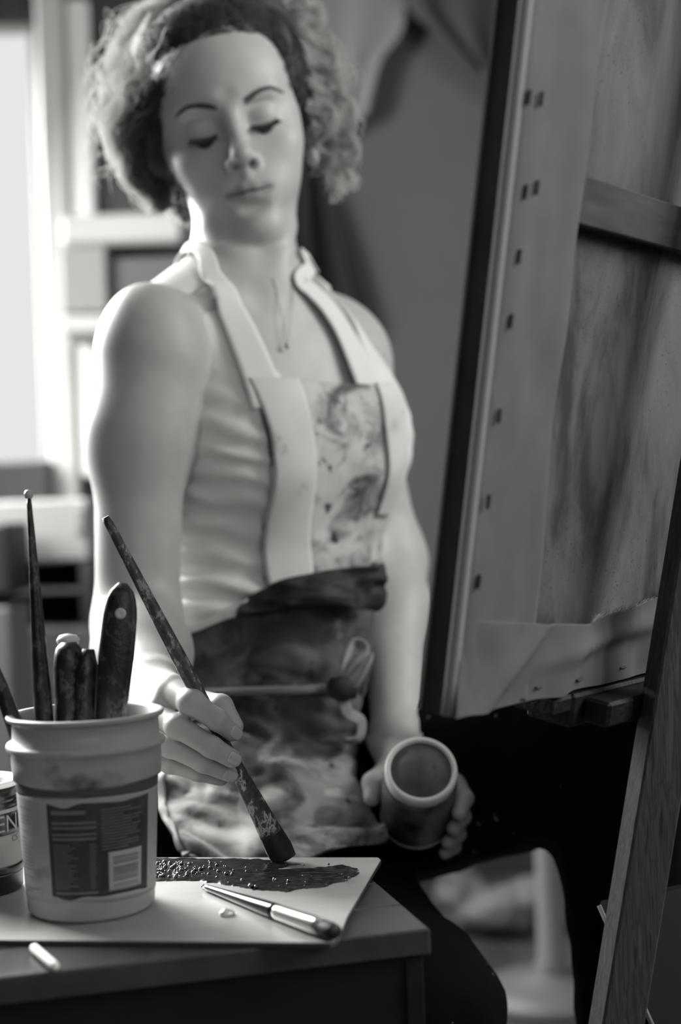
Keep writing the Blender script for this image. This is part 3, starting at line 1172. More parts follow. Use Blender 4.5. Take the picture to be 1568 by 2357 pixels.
# sewn-on strips running down the bib
for a0, a1, b0, b1, e in ((-.093, -.069, -.046, -.022, .47), (.050, .058, .085, .080, .60)):
    X, Y, S = bib_grid(lambda v: a0 + (a1 - a0) * v, lambda v: b0 + (b1 - b0) * v, .872, e, 14, 60, .0075)
    Y = Y + .0022 * vnoise(from_torso(X, Y, S) * 26) + .0030
    G = from_torso(X, Y, S); N = grid_normals(G)
    if (N.reshape(-1, 3) @ T_FWD).mean() < 0: N = -N
    V, Fc = thick_grid(G, N, .0022)
    mesh_obj('bib_strip', V, Fc, M_STRAP, apron)

CAMO = np.array([0, 0, CAM_Z])
def cast(px, py, fn, d0=.95, off=0.0):
    """depth at which the view ray through a pixel meets the field"""
    dr = npv(W(px, py, 1.0)) - CAMO
    d = d0
    for _ in range(120):
        v = float(fn((CAMO + dr * d)[None])[0]) - off
        if v < .0003 or d > 1.8: break
        d += v * .8
    return d

def ribbon(name, pix, width, mat, parent, off=.006, th=.0018, n=50, fn=None, extra=None, wfun=None, nu=7):
    fn = fn or wear_fn
    P = [npv(W(px, py, cast(px, py, fn, off=off))) for px, py in pix]
    if extra: P += [npv(e) for e in extra]
    C = catmull(P, n)
    for _ in range(3):
        g = sdf_grad(fn, C); d = fn(C)
        C = C + g * (off - d)[:, None]
    Nn = sdf_grad(fn, C)
    T = np.gradient(C, axis=0); T /= np.linalg.norm(T, axis=1, keepdims=True)
    Nn -= T * (Nn * T).sum(1, keepdims=True); Nn /= np.linalg.norm(Nn, axis=1, keepdims=True)
    B = np.cross(T, Nn)
    wv = np.full(n, width) if wfun is None else width * np.array([wfun(t) for t in np.linspace(0, 1, n)])
    G = np.stack([C + B * (wv * u)[:, None] for u in np.linspace(-.5, .5, nu)], 1)
    for _ in range(3):
        Q = G.reshape(-1, 3); d = fn(Q)
        G = (Q + sdf_grad(fn, Q) * np.maximum(off - d, 0)[:, None]).reshape(G.shape)
    N = np.repeat(Nn[:, None], nu, 1)
    V, Fc = thick_grid(G, N, th)
    return mesh_obj(name, V, Fc, mat, parent)

M_STRAP2 = plain('neck_strap_cloth', .62, .8, .2)
def round_neck(px, py, sg):
    """points that carry a strap on from a pixel round to the nape"""
    P = npv(W(px, py, cast(px, py, wear_fn, off=.004)))
    out = []
    for k, a in enumerate((28, 58, 88, 115)):
        z = P[2] + .003 * (k + 1)
        t = (z - J['neck0'][2]) / (J['neck1'][2] - J['neck0'][2])
        Nc = J['neck0'] + t * (J['neck1'] - J['neck0'])
        v = P - Nc; r = .050
        an = math.atan2(v[1], v[0]) + sg * math.radians(a)
        out.append(np.array([Nc[0] + r * math.cos(an), Nc[1] + r * math.sin(an), z]))
    return out
ribbon('neck_strap', [(620, 935), (592, 850), (557, 765), (527, 695), (502, 648), (482, 618)], .031, M_STRAP2, apron,
       extra=round_neck(482, 618, -1), off=.0038, wfun=lambda t: 1.12 - .8 * min(t * 1.3, 1) ** 1.3)
ribbon('neck_strap', [(862, 915), (836, 850), (800, 775), (757, 708), (718, 668), (692, 645)], .030, M_STRAP2, apron,
       extra=round_neck(692, 645, 1), off=.0038, wfun=lambda t: 1.12 - .8 * min(t * 1.3, 1) ** 1.3)
# necklace
pn = [(628, 640), (640, 690), (652, 745), (661, 790), (668, 745), (672, 700), (672, 650)]
pts = [npv(W(x, y, cast(x, y, wear_fn) - .0012)) for x, y in pn]
V, Fc = tube(catmull(pts, 60), [.0003] * 60, 5)
neckl = mesh_obj('necklace', V, Fc, plain('chain_metal', .25, .3, metal=.8), person)
V, Fc = lathe([(0, -.003), (.0018, -.0015), (.0022, .0008), (.001, .003), (0, .0035)], axis_frame(pts[3] + [0, -.002, -.003], (0, 0, 1)), 12)
mesh_obj('pendant', V, Fc, plain('pendant_metal', .3, .3, metal=.8), neckl)

# skirt of the apron: control rows in pixels and depth, pushed clear of body and legs
rows = [
    [(408, 1466, 1.335), (470, 1436, 1.325), (545, 1395, 1.315), (625, 1345, 1.305), (740, 1322, 1.310), (872, 1312, 1.345)],
    [(405, 1530, 1.325), (470, 1505, 1.312), (560, 1475, 1.300), (650, 1450, 1.292), (745, 1440, 1.300), (862, 1440, 1.340)],
    [(395, 1610, 1.310), (470, 1590, 1.298), (560, 1575, 1.286), (650, 1570, 1.280), (745, 1570, 1.290), (850, 1570, 1.330)],
    [(380, 1700, 1.290), (460, 1690, 1.275), (555, 1680, 1.265), (650, 1680, 1.262), (750, 1680, 1.275), (838, 1670, 1.310)],
    [(366, 1790, 1.255), (455, 1785, 1.240), (555, 1780, 1.232), (650, 1775, 1.235), (745, 1770, 1.250), (822, 1760, 1.280)],
    [(366, 1862, 1.215), (455, 1880, 1.200), (555, 1885, 1.195), (655, 1880, 1.195), (760, 1870, 1.210), (850, 1850, 1.240)],
    [(425, 1968, 1.165), (490, 1990, 1.150), (570, 2000, 1.145), (665, 2000, 1.145), (775, 1970, 1.160), (895, 1930, 1.190)],
]
ctrl = [[npv(W(*p)) for p in r] for r in rows]
G = patch(ctrl, 110, 130)
vv = np.linspace(0, 1, 130)[:, None]; uu = np.linspace(0, 1, 110)[None]
N = grid_normals(G)
if N[..., 1].mean() > 0: N = -N
bunch = np.interp(vv, [0, .35, .5, .65, .8, 1], [.5, .7, 1.3, 1.2, .6, .8]) + 0 * uu
q = np.stack([uu * 3.2 + 1.5 * vv, vv * 13 - 2.5 * uu, 0 * uu + 0 * vv + 3.3], -1)
q2 = np.stack([uu * 8 + 2 * vv, vv * 24 - 6 * uu, 0 * uu + 0 * vv + 8.1], -1)
fold = np.abs(vnoise(q)) * .016 + .004 * vnoise(q2) - .004
fold = fold + .004 * np.sin(uu * 20 + 5 * vv) * np.clip(vv - .65, 0, 1) * 3
G = G + N * (fold * bunch)[..., None]
for _ in range(4):
    Q = G.reshape(-1, 3); d = wear_fn(Q)
    G = (Q + np.clip(.007 - d, 0, .02)[:, None] * (.6 * sdf_grad(wear_fn, Q) + np.array([0, -.5, .1]))).reshape(G.shape)
N = grid_normals(G)
if N[..., 1].mean() > 0: N = -N
V, Fc = thick_grid(G, N, .002)
if (np.cross(G[0, 1] - G[0, 0], G[1, 0] - G[0, 0])[1]) > 0: Fc = Fc[:, ::-1]
q3 = np.stack([uu * 7 + 0 * vv, vv * 9 + 0 * uu, 0 * uu + 0 * vv + 1.5], -1)
st = np.clip((.66 - (vv + .10 * vnoise(q3) + .04 * vnoise(q3 * 3))) / .05, 0, 1)
st = np.maximum(st, np.clip((vnoise(q3 * 1.3 + 20) - .25) * 5, 0, 1) * .8)
skirt = mesh_obj('apron_skirt', V, Fc, M_SKIRT, apron, attrs={'stain': np.concatenate([st.ravel(), st.ravel()])})
skirt_surf = G.copy()
# pale hem band at the left border of the skirt
Gb = G[70:, 0:7] + N[70:, 0:7] * .0022
V, Fc = thick_grid(Gb, N[70:, 0:7], .0014)
mesh_obj('hem_band', V, Fc, plain('hem_cloth', .32, .8, .2), apron)
# upper border folded over, paler
Gb = G[0:9, 0:52] + N[0:9, 0:52] * .0030
V, Fc = thick_grid(Gb, N[0:9, 0:52], .0018)
mesh_obj('folded_border', V, Fc, M_STRAP, apron)
# bunched dark sash at the waist
def band(name, rws, nu, nv, mat, bulge, noise=.004, th=.003, fine=0.0):
    G = patch([[npv(W(*p)) for p in r] for r in rws], nu, nv)
    N = grid_normals(G)
    if N[..., 1].mean() > 0: N = -N
    v = np.linspace(-1, 1, nv)[:, None]
    G = G + N * (bulge * np.sqrt(1 - v ** 2 * .98) + noise * vnoise(G * 45) + fine * vnoise(G * [60, 60, 150]))[..., None]
    V, Fc = thick_grid(G, N, th)
    return mesh_obj(name, V, Fc, mat, apron)
band('waist_sash', [[(585, 1372, 1.298), (640, 1338, 1.290), (740, 1315, 1.290), (880, 1296, 1.325)],
                    [(560, 1402, 1.296), (640, 1382, 1.288), (740, 1372, 1.288), (872, 1375, 1.323)],
                    [(545, 1424, 1.296), (640, 1408, 1.286), (740, 1395, 1.286), (855, 1400, 1.323)]], 90, 40, M_SASH, .008, .009, .003, .005)
band('apron_tie', [[(475, 1585, 1.284), (600, 1580, 1.268), (700, 1577, 1.268), (775, 1572, 1.285)],
                   [(475, 1593, 1.284), (600, 1590, 1.268), (700, 1588, 1.268), (775, 1582, 1.285)],
                   [(475, 1601, 1.284), (600, 1600, 1.268), (700, 1598, 1.268), (775, 1592, 1.285)]], 40, 8, plain('tie_cloth', .17, .8, .2), .004, .001)
def ribbon3(name, pix, w, mat, parent, hint=(0, -1, .1), n=30, th=.0016):
    C = catmull([npv(W(*p)) for p in pix], n)
    T = np.gradient(C, axis=0); T /= np.linalg.norm(T, axis=1, keepdims=True)
    B = np.cross(T, hint); B /= np.linalg.norm(B, axis=1, keepdims=True)
    N = np.cross(B, T)
    tw = np.linspace(0, 1.2, n)
    B2 = B * np.cos(tw)[:, None] + N * np.sin(tw)[:, None]; N2 = np.cross(B2, T)
    G = np.stack([C + B2 * w * u for u in np.linspace(-.5, .5, 5)], 1)
    V, Fc = thick_grid(G, np.repeat(N2[:, None], 5, 1), th)
    return mesh_obj(name, V, Fc, mat, parent)
M_TIE = plain('tie_cloth_pale', .26, .8, .2)
ribbon3('apron_tie', [(770, 1580, 1.275), (800, 1560, 1.27), (828, 1525, 1.275), (838, 1490, 1.29), (815, 1480, 1.29), (795, 1530, 1.28), (790, 1575, 1.275)], .010, M_TIE, apron)
ribbon3('apron_tie', [(780, 1585, 1.270), (812, 1570, 1.262), (840, 1528, 1.268), (848, 1512, 1.28)], .012, M_TIE, apron)
ribbon3('apron_tie', [(785, 1590, 1.272), (800, 1640, 1.262), (830, 1660, 1.27), (825, 1700, 1.27), (790, 1705, 1.265)], .011, M_TIE, apron)
band('apron_knot', [[(765, 1560, 1.270), (785, 1556, 1.266), (805, 1562, 1.272)], [(762, 1582, 1.268), (785, 1582, 1.262), (808, 1585, 1.270)], [(768, 1604, 1.270), (786, 1608, 1.266), (803, 1602, 1.272)]], 14, 14, M_SASH, .006, .004)

# stool under her
SZ = min(LEG['l_hip'][2], LEG['r_hip'][2]) - .112
SM = Matrix.Translation((C0[0] - .02, C0[1] + .03, 0))
stool = empty('stool', (C0[0] - .02, C0[1] + .03, 0), 'round wooden stool under the seated woman', 'stool')
M_STOOL = noisy('stool_wood', [(.3, .03), (.7, .06)], 20, rough=.5)
V, Fc = lathe([(.001, SZ - .03), (.132, SZ - .03), (.14, SZ - .022), (.14, SZ - .008), (.132, SZ), (.001, SZ)], SM, 48)
mesh_obj('seat', V, Fc, M_STOOL, stool)
for k in range(4):
    a = math.radians(45 + 90 * k)
    V, Fc = tube([SM @ Vector((.10 * math.cos(a), .10 * math.sin(a), SZ - .029)), SM @ Vector((.15 * math.cos(a), .15 * math.sin(a), 0))], [.016, .013], 12)
    mesh_obj('leg', V, Fc, M_STOOL, stool)
# ---- hair, swept up loosely with curls at the temples
M_HAIR_LIT, nt, b = newmat('hair')  # paler copy of the hair: backlight put into the loose strands' colour
b.inputs['Base Color'].default_value = g3(.46)
b.inputs['Roughness'].default_value = .42
b.inputs['Specular IOR Level'].default_value = .5
tr = nt.nodes.new('ShaderNodeBsdfTranslucent')
tr.inputs[0].default_value = g3(.95)
mx = nt.nodes.new('ShaderNodeMixShader')
mx.inputs[0].default_value = .5
link(nt, b.outputs[0], mx.inputs[1]); link(nt, tr.outputs[0], mx.inputs[2])
link(nt, mx.outputs[0], nt.nodes['Material Output'].inputs['Surface'])
M_HAIRBASE = noisy('hair_mass', [(0.3, .012), (0.7, .04)], 120, rough=.6, spec=.4, sz=.25, bumps=.6, bdist=.004)

hair_prims = [
    hell((0, -.014, .046), (.0805, .1005, .0835)),
    hell((0, .030, .086), (.058, .050, .036), .02),
    hell((-.066, -.028, .030), (.018, .042, .055), .03),
    hell((-.062, -.040, -.035), (.014, .028, .032), .02),
    hell((.066, -.022, .046), (.020, .046, .052), .02),
    hell((.064, .014, .044), (.020, .046, .056), .02),
    hell((.010, -.060, .118), (.060, .052, .040), .03),
    hell((0, -.075, .0), (.055, .040, .060), .03),
    # the face stays free
    hell((.004, .082, -.014), (.0610, .074, .050), .010, 'sub'),
    hell((.012, .080, .006), (.046, .060, .034), .010, 'sub'),
    hell((.0, .06, -.10), (.09, .09, .055), .01, 'sub'),
]
hair_fn = lambda P: sdf_eval(hair_prims, P)
lo, hi = HC - .20, HC + .20
D, l = sdf_grid(hair_prims, lo, hi, .003)
ax = [l[i] + .003 * np.arange(D.shape[i]) for i in range(3)]
near = np.argwhere(np.abs(D) < .02)
P = np.stack([ax[i][near[:, i]] for i in range(3)], -1)
ql = to_head(P)
D[tuple(near.T)] += (.0035 * vnoise(ql * [55, 55, 25]) + .0015 * vnoise(ql * 110)).astype(np.float32)
V, Fc = surface_nets(D, l, .003, 1)
hair = mesh_obj('hair', V, Fc, M_HAIRBASE, person)
HV = V

def walk_strands(n, step, m, offs, wob, seed, target, keep=None, up=0.0):
    rg = np.random.default_rng(seed)
    idx = rg.integers(0, len(HV), n * 3)
    P = HV[idx]
    q = to_head(P)
    if keep is not None:
        P = P[keep(q)]
    P = P[:n]
    q = to_head(P)
    L = [P]
    tgt = hl(*target)
    ph = rg.random((len(P), 3)) * 50
    for k in range(m - 1):
        C = L[-1]
        g = sdf_grad(hair_fn, C, .002)
        d = tgt - C
        d /= np.linalg.norm(d, axis=1, keepdims=True)
        w = np.stack([vnoise(C * 45 + ph[:, [0]] + o) for o in (0, 17, 31)], 1)
        d = d + w * wob
        d -= g * (d * g).sum(1, keepdims=True)
        d /= np.linalg.norm(d, axis=1, keepdims=True) + 1e-9
        C2 = C + d * step
        dist = hair_fn(C2)
        o = offs + up * k / m
        C2 = C2 + g * np.clip(o - dist, -.01, .01)[:, None]
        L.append(C2)
    return np.stack(L, 1)

S1 = walk_strands(5200, .008, 11, .0022, .7, 3, (.0, -.10, .12))
S2 = walk_strands(1500, .007, 9, .0060, 1.3, 5, (.0, -.10, .13), up=.006, keep=lambda q: q[:, 0] < -.050)
V, Fc = hair_mesh(np.concatenate([S1]), .00042, .00018)
mesh_obj('hair_strands', V, Fc, M_HAIRBASE, hair)
V, Fc = hair_mesh(S2, .00034, .00014)
mesh_obj('frizzy_strands', V, Fc, M_HAIR_LIT, hair)

def lock(name, pix, n, spread, curl_r, curl_n, seed, r=.0004, taper=.7, m=34, mat=None):
    """a loose lock: n strands winding round a guide curve"""
    rg = np.random.default_rng(seed)
    C = catmull([npv(W(*p)) for p in pix], m)
    T = np.gradient(C, axis=0); T /= np.linalg.norm(T, axis=1, keepdims=True)
    A = np.cross(T, [0.2, 1, .1]); A /= np.linalg.norm(A, axis=1, keepdims=True)
    B = np.cross(T, A)
    t = np.linspace(0, 1, m)
    out = []
    for i in range(n):
        o = rg.normal(size=2) * spread
        ph = rg.random() * 1.2 + seed
        cr = curl_r * (.7 + .6 * rg.random())
        a = ph + 2 * math.pi * curl_n * t * (1 + .08 * rg.normal())
        f = np.minimum(1, t * 3)
        env = (1 - taper * t ** 2)
        jit = np.stack([vnoise(np.stack([t * 6 + i * 3.1, t * 0 + seed, t * 0 + k * 7.7], 1)) for k in (0, 1)], 1) * spread * 1.2
        out.append(C + A * ((o[0] * env + cr * np.cos(a) * f + jit[:, 0])[:, None]) + B * ((o[1] * env + cr * np.sin(a) * f + jit[:, 1])[:, None]))
    V, Fc = hair_mesh(np.array(out), r, r * .4)
    return mesh_obj(name, V, Fc, mat or M_HAIR_LIT, hair)

# loose mass at the left of the face
LD = 1.40
lock('loose_lock', [(430, 60, 1.36), (330, 130, 1.38), (285, 220, LD), (285, 330, LD), (320, 420, LD)], 260, .0075, .004, 3, 1)
lock('loose_lock', [(400, 120, 1.34), (320, 200, 1.37), (285, 300, LD), (310, 400, LD), (365, 470, LD)], 260, .0075, .004, 4, 2)
lock('loose_lock', [(380, 200, 1.33), (330, 280, 1.36), (320, 370, 1.38), (360, 440, 1.39), (385, 480, LD)], 240, .006, .004, 3, 3, mat=M_HAIRBASE)
lock('loose_lock', [(360, 40, 1.39), (290, 110, 1.41), (255, 200, 1.42), (255, 300, 1.42), (285, 370, 1.42)], 140, .007, .005, 4, 4)
lock('loose_lock', [(430, -20, 1.40), (350, 20, 1.41), (300, 80, 1.42), (260, 150, 1.43)], 120, .006, .005, 3, 5)
lock('loose_lock', [(470, -30, 1.37), (390, 0, 1.38), (345, 40, 1.39), (320, 100, 1.39)], 120, .006, .005, 2, 6)
lock('loose_lock', [(450, 105, 1.325), (395, 160, 1.325), (362, 240, 1.335), (352, 320, 1.35), (370, 400, 1.37)], 150, .0042, .002, 2, 15, mat=M_HAIRBASE)
# curls at the right of the face
lock('curl', [(676, 120, 1.37), (746, 160, 1.385), (781, 230, 1.39), (771, 300, 1.39)], 36, .0022, .006, 1.5, 7)
lock('curl', [(696, 180, 1.37), (761, 220, 1.38), (806, 260, 1.39), (821, 320, 1.39), (786, 350, 1.39)], 36, .0020, .007, 1.6, 8)
lock('curl', [(706, 240, 1.37), (756, 260, 1.375), (751, 320, 1.38), (721, 335, 1.38)], 42, .0024, .005, 1.2, 9)
lock('curl', [(716, 260, 1.38), (776, 320, 1.39), (796, 380, 1.395), (781, 440, 1.395)], 30, .0022, .007, 2.4, 10)
lock('curl', [(716, 290, 1.38), (751, 350, 1.385), (766, 400, 1.39), (778, 465, 1.39)], 24, .0015, .006, 2.6, 11)
lock('curl', [(656, 10, 1.38), (706, -5, 1.39), (731, 40, 1.39), (716, 75, 1.39)], 36, .0025, .006, 1.4, 12)
lock('curl', [(681, 60, 1.37), (741, 100, 1.38), (766, 170, 1.385), (756, 215, 1.39)], 30, .0020, .006, 1.5, 13)
lock('curl', [(736, 300, 1.39), (806, 350, 1.395), (816, 400, 1.40), (786, 430, 1.40)], 18, .0018, .007, 2, 14)
# a few single fly-away hairs
rg = np.random.default_rng(21)
for side in (0, 1):
  fl = []
  for k in range(side, 90, 2):
      a = rg.random() * 1.0
      base = [(300 - 60 * math.sin(a * 3.0), 60 + 380 * a, 1.41), (690 + 90 * math.sin(a * 3), 40 + 380 * a, 1.39)][k % 2]
      sg = -1 if k % 2 == 0 else 1
      ln = 25 + rg.random() * 45
      p = [base, (base[0] + sg * ln * .5, base[1] - 12 + rg.normal() * 14, base[2]), (base[0] + sg * ln, base[1] + rg.normal() * 22, base[2] + rg.normal() * .01),
           (base[0] + sg * ln * (.7 + .3 * rg.random()), base[1] + 22 + rg.normal() * 18, base[2])]
      fl.append(catmull([npv(W(*q)) for q in p], 12))
  V, Fc = hair_mesh(np.array(fl), .00026, .00014)
  mesh_obj('flyaway_hairs', V, Fc, M_HAIR_LIT, hair)
# ================================================================== canvas seen from behind, on its easel
KV = Vector((1.0, 1.23, 0)).normalized()            # along the bottom edge, away from the camera
CN0 = Vector((KV.y, -KV.x, 0))                      # horizontal part of the back normal
LEAN = math.radians(9.9)
CUP = (Vector((0, 0, 1)) * math.cos(LEAN) + CN0 * math.sin(LEAN)).normalized()
CN = KV.cross(CUP).normalized()
if CN.y > 0: CN = -CN
CP0 = W(1030, 1648, 0.82)                           # lower left corner of the back
CM = frame(CP0, KV, CUP, CN)
CMI = CM.inverted()
def cab(px, py, c=0.0):
    """canvas coordinates (along, up) of what is seen at a pixel on the plane c"""
    p = CMI @ onplane(px, py, CP0 + CN * c, CN)
    return p.x, p.y
CWD, CHT, CTH = 0.43, 0.62, 0.017
BAR = cab(1222, 1380)[0]
BARB = cab(1330, 1425)[1]

M_LINEN, nt, b = newmat('raw_canvas')
n1 = noise_node(nt, 11, 5, .6, sx=1.6, sy=1.6, sz=.45, dist=.8)
r1 = ramp_node(nt, n1.outputs[0], [(.36, .155), (.5, .11), (.62, .05)])
n2 = noise_node(nt, 420, 2, .6)
n3 = noise_node(nt, 14, 3, .5, loc=(4, 2, 1))
r2 = ramp_node(nt, n2.outputs[0], [(.62, 0), (.72, .9)])
r3 = ramp_node(nt, n3.outputs[0], [(.45, 0), (.62, 1)])
fac = nt.nodes.new('ShaderNodeMath'); fac.operation = 'MULTIPLY'
link(nt, r2.outputs[0], fac.inputs[0]); link(nt, r3.outputs[0], fac.inputs[1])
link(nt, mixrgb(nt, fac.outputs[0], r1.outputs[0], .03), b.inputs['Base Color'])
b.inputs['Roughness'].default_value = .85; b.inputs['Specular IOR Level'].default_value = .15
bump(nt, b, n2.outputs[0], .2, .0006)
M_FLAP = noisy('primed_canvas_flap', [(.3, .112), (.7, .14)], 26, rough=.8, spec=.15, bumps=.15, bdist=.003)
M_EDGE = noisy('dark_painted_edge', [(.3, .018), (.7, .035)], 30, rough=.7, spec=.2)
M_BARWOOD = noisy('crossbar_pine', [(.3, .035), (.7, .075)], 18, rough=.7, spec=.2, sx=1, sy=1, sz=6, detail=6)
M_STAPLE = plain('staple_metal', .05, .5, .4)
M_FRONT = noisy('painting_face', [(.3, .08), (.5, .2), (.7, .4)], 8, rough=.5)

canvas = empty('stretched_canvas', tuple(CP0), 'large stretched canvas seen from behind, leaning on the easel', 'canvas')
def cbox(a0, a1, b0, b1, c0, c1, bev=0.0):
    return MB().box((a0, b0, c0), (a1, b1, c1), CM, bev)
cbox(.002, CWD - .002, .002, CHT - .002, -CTH, -CTH + .0012).obj('painted_cloth', M_LINEN, canvas)
cbox(.002, CWD - .002, .002, CHT - .002, -CTH - .0012, -CTH - .0002).obj('painting_face', M_FRONT, canvas)
cbox(.001, BAR - .012, .001, CHT - .001, -CTH + .0014, -.0012, .0015).obj('stretcher_bar', M_BARWOOD, canvas)
cbox(CWD - .045, CWD - .001, .001, CHT - .001, -CTH + .0014, -.0012, .0015).obj('stretcher_bar', M_BARWOOD, canvas)
cbox(BAR - .012, CWD - .045, .001, BARB - .012, -CTH + .0014, -.0012, .0015).obj('stretcher_bar', M_BARWOOD, canvas)
cbox(BAR - .012, CWD - .045, CHT - .045, CHT - .001, -CTH + .0014, -.0012, .0015).obj('stretcher_bar', M_BARWOOD, canvas)
# cross bar
_, b_hi = cab(1335, 399, -.002); _, b_lo = cab(1320, 512, -.002)
cbox(BAR - .010, CWD - .04, b_lo, b_hi, -CTH + .004, -.002, .001).obj('crossbar', M_BARWOOD, canvas)
# dark side of the painting
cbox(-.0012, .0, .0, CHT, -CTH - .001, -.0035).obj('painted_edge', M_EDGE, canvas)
cbox(-.0016, -.0002, .0, CHT, -CTH - .0026, -CTH - .001).obj('painted_edge', plain('edge_highlight', .16, .8), canvas)  # thin frayed border, its highlight put into the pale colour
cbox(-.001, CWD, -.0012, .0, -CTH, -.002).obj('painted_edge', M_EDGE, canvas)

def flap(name, pts_ab, cfun, nu, nv, mat=M_FLAP, th=.0012):
    """pts_ab: rows of (a, b) control points"""
    C = np.array([[(a, b, 0) for a, b in r] for r in pts_ab], float)
    G = patch(C, nu, nv)
    G[..., 2] = cfun(G[..., 0], G[..., 1])
    Mx = np.array(CM)
    G = G @ Mx[:3, :3].T + Mx[:3, 3]
    N = grid_normals(G)
    if (N.reshape(-1, 3) @ npv(CN)).mean() < 0: N = -N
    V, Fc = thick_grid(G, N, th)
    return mesh_obj(name, V, Fc, mat, canvas), G

def wavy(base, amp, f):
    return lambda a, b: base + amp * vnoise(np.stack([a * f, b * f * .5, a * 0 + 2.2], -1)) + amp * .4 * vnoise(np.stack([a * f * 2.7, b * f * 1.4, a * 0 + 5], -1))
# left flap: from the rounded edge to a wavering cut border
nrow = 9
left = []
for i in range(nrow):
    b_ = CHT * i / (nrow - 1)
    jag = .0025 * math.sin(i * 2.4) + .002 * math.cos(i * 5.1)
    left.append([(-.0010, b_), (.004, b_), (BAR * .4, b_), (BAR * .75, b_), (BAR + jag, b_)])
def lc(a, b):
    base = np.where(a < .004, -.0006 - 500 * np.clip(.002 - a, 0, 1) ** 2, 0.0008)
    return base + .0010 + .0016 * vnoise(np.stack([a * 60, b * 16, a * 0 + 1.7], -1)) * np.clip(a / .01, 0, 1) + .0024 * np.clip((a - BAR * .6) / BAR, 0, 1) * (1 + vnoise(np.stack([a * 0, b * 18, a * 0 + 9], -1)))
flap('canvas_flap', left, lc, 26, 150)
# bright rounded fold along the left edge
V, Fc = tube([CM @ Vector((.0016, CHT * t, -.0012)) for t in np.linspace(0, 1, 30)], [.0040] * 30, 12)
mesh_obj('rolled_edge', V, Fc, plain('rolled_canvas', .27, .75, .2), canvas)
# bottom flap with a frayed upper border
top_pix = [(1082, 1424), (1150, 1428), (1230, 1432), (1335, 1432), (1350, 1426), (1430, 1402), (1520, 1364), (1600, 1335)]
tops = [cab(*p) for p in top_pix]
rowsb = []
for t in (0, .03, .25, .5, .75, 1):
    rowsb.append([(a, -.0010 + (b_ + .0010) * t) for a, b_ in tops])
rowsb = [[(.002 if k == 0 and i < 5 else a, b_) for k, (a, b_) in enumerate(r)] for i, r in enumerate(rowsb)]
def bc(a, b):
    dg = (a - .03) - (b) * 1.25
    crease = .0045 * np.exp(-(dg / .010) ** 2) + .0050 * np.exp(-((a - .115 - .6 * b) / .014) ** 2) + .0040 * np.exp(-((b - .022 - .10 * (a - .1)) / .007) ** 2) * np.clip((a - .08) * 14, 0, 1)
    return .0030 + crease + .0030 * vnoise(np.stack([a * 34, b * 40, a * 0 + 4.4], -1))
fo, FG = flap('canvas_flap', rowsb, bc, 90, 40)
# frayed threads
rg = np.random.default_rng(4)
edge = FG[-1]
ln = []
for k in range(260):
    t = .52 + .48 * rg.random()
    p = edge[int(t * (len(edge) - 1))] + rg.normal(size=3) * .0004
    d = npv(CN) * .0015 + npv(CUP) * (.002 + .003 * rg.random()) + npv(KV) * rg.normal() * .002 + npv(CN) * rg.random() * .001
    u = np.linspace(0, 1, 4)[:, None]
    ln.append(p + d * u + npv(KV) * (u ** 2) * rg.normal() * .0012)
V, Fc = hair_mesh(np.array(ln), .00026, .00014)
o = mesh_obj('frayed_threads', V, Fc, plain('pale_thread', .5, .8, .2), canvas); o['kind'] = 'stuff'
# staples
def staple(px, py, ang, parent=canvas):
    a, b_ = cab(px, py, .003)
    d = Vector((math.cos(ang), math.sin(ang), 0)); n = Vector((-d.y, d.x, 0))
    M2 = CM @ frame(Vector((a, b_, .0052)), d, n, Vector((0, 0, 1)))
    return MB().box((-.0042, -.0005, -.0022), (.0042, .0005, .0004), M2, .0003).obj('staple', M_STAPLE, canvas)
for px, py in [(1242, 228), (1214, 224), (1232, 432), (1206, 442), (1191, 590), (1172, 739), (1145, 957), (1120, 1154), (1098, 1338), (1161, 1574)]:
    staple(px, py, math.radians(88))
for px, py in [(1237, 1580), (1331, 1563), (1500, 1440), (1430, 1535)]:
    staple(px, py, 0.02)

# ---- easel
M_POST = None
m, nt, b = newmat('easel_pine')
n1 = noise_node(nt, 46, 4, .6, sx=6.0, sy=6.0, sz=.16, rot=(0, math.radians(9.4), 0), dist=.7)
r1 = ramp_node(nt, n1.outputs[0], [(.34, .022), (.46, .070), (.54, .035), (.66, .085)])
link(nt, r1.outputs[0], b.inputs['Base Color'])
b.inputs['Roughness'].default_value = .55; b.inputs['Specular IOR Level'].default_value = .3
bump(nt, b, n1.outputs[0], .25, .001)
M_POST = m
easel = empty('easel', (0.2, 0.95, 0), 'pine easel with a slanting front leg and a dark paint-crusted ledge', 'easel')
def bar(p0, p1, w, t, hint):
    p0, p1 = Vector(p0), Vector(p1)
    M2 = axis_frame(p0, p1 - p0, hint)
    L = (p1 - p0).length
    return MB().box((-w / 2, -t / 2, 0), (w / 2, t / 2, L), M2, .0015)
# front leg: seen between these pixels
pa, pb = W(1419, 2357, .955), W(1583, 1350, .955)
dirv = (pb - pa).normalized()
foot = pa - dirv * (pa.z / dirv.z)
topp = pa + dirv * 1.35
bar(foot, topp, .031, .022, (1, 0.25, 0)).obj('leg', M_POST, easel)
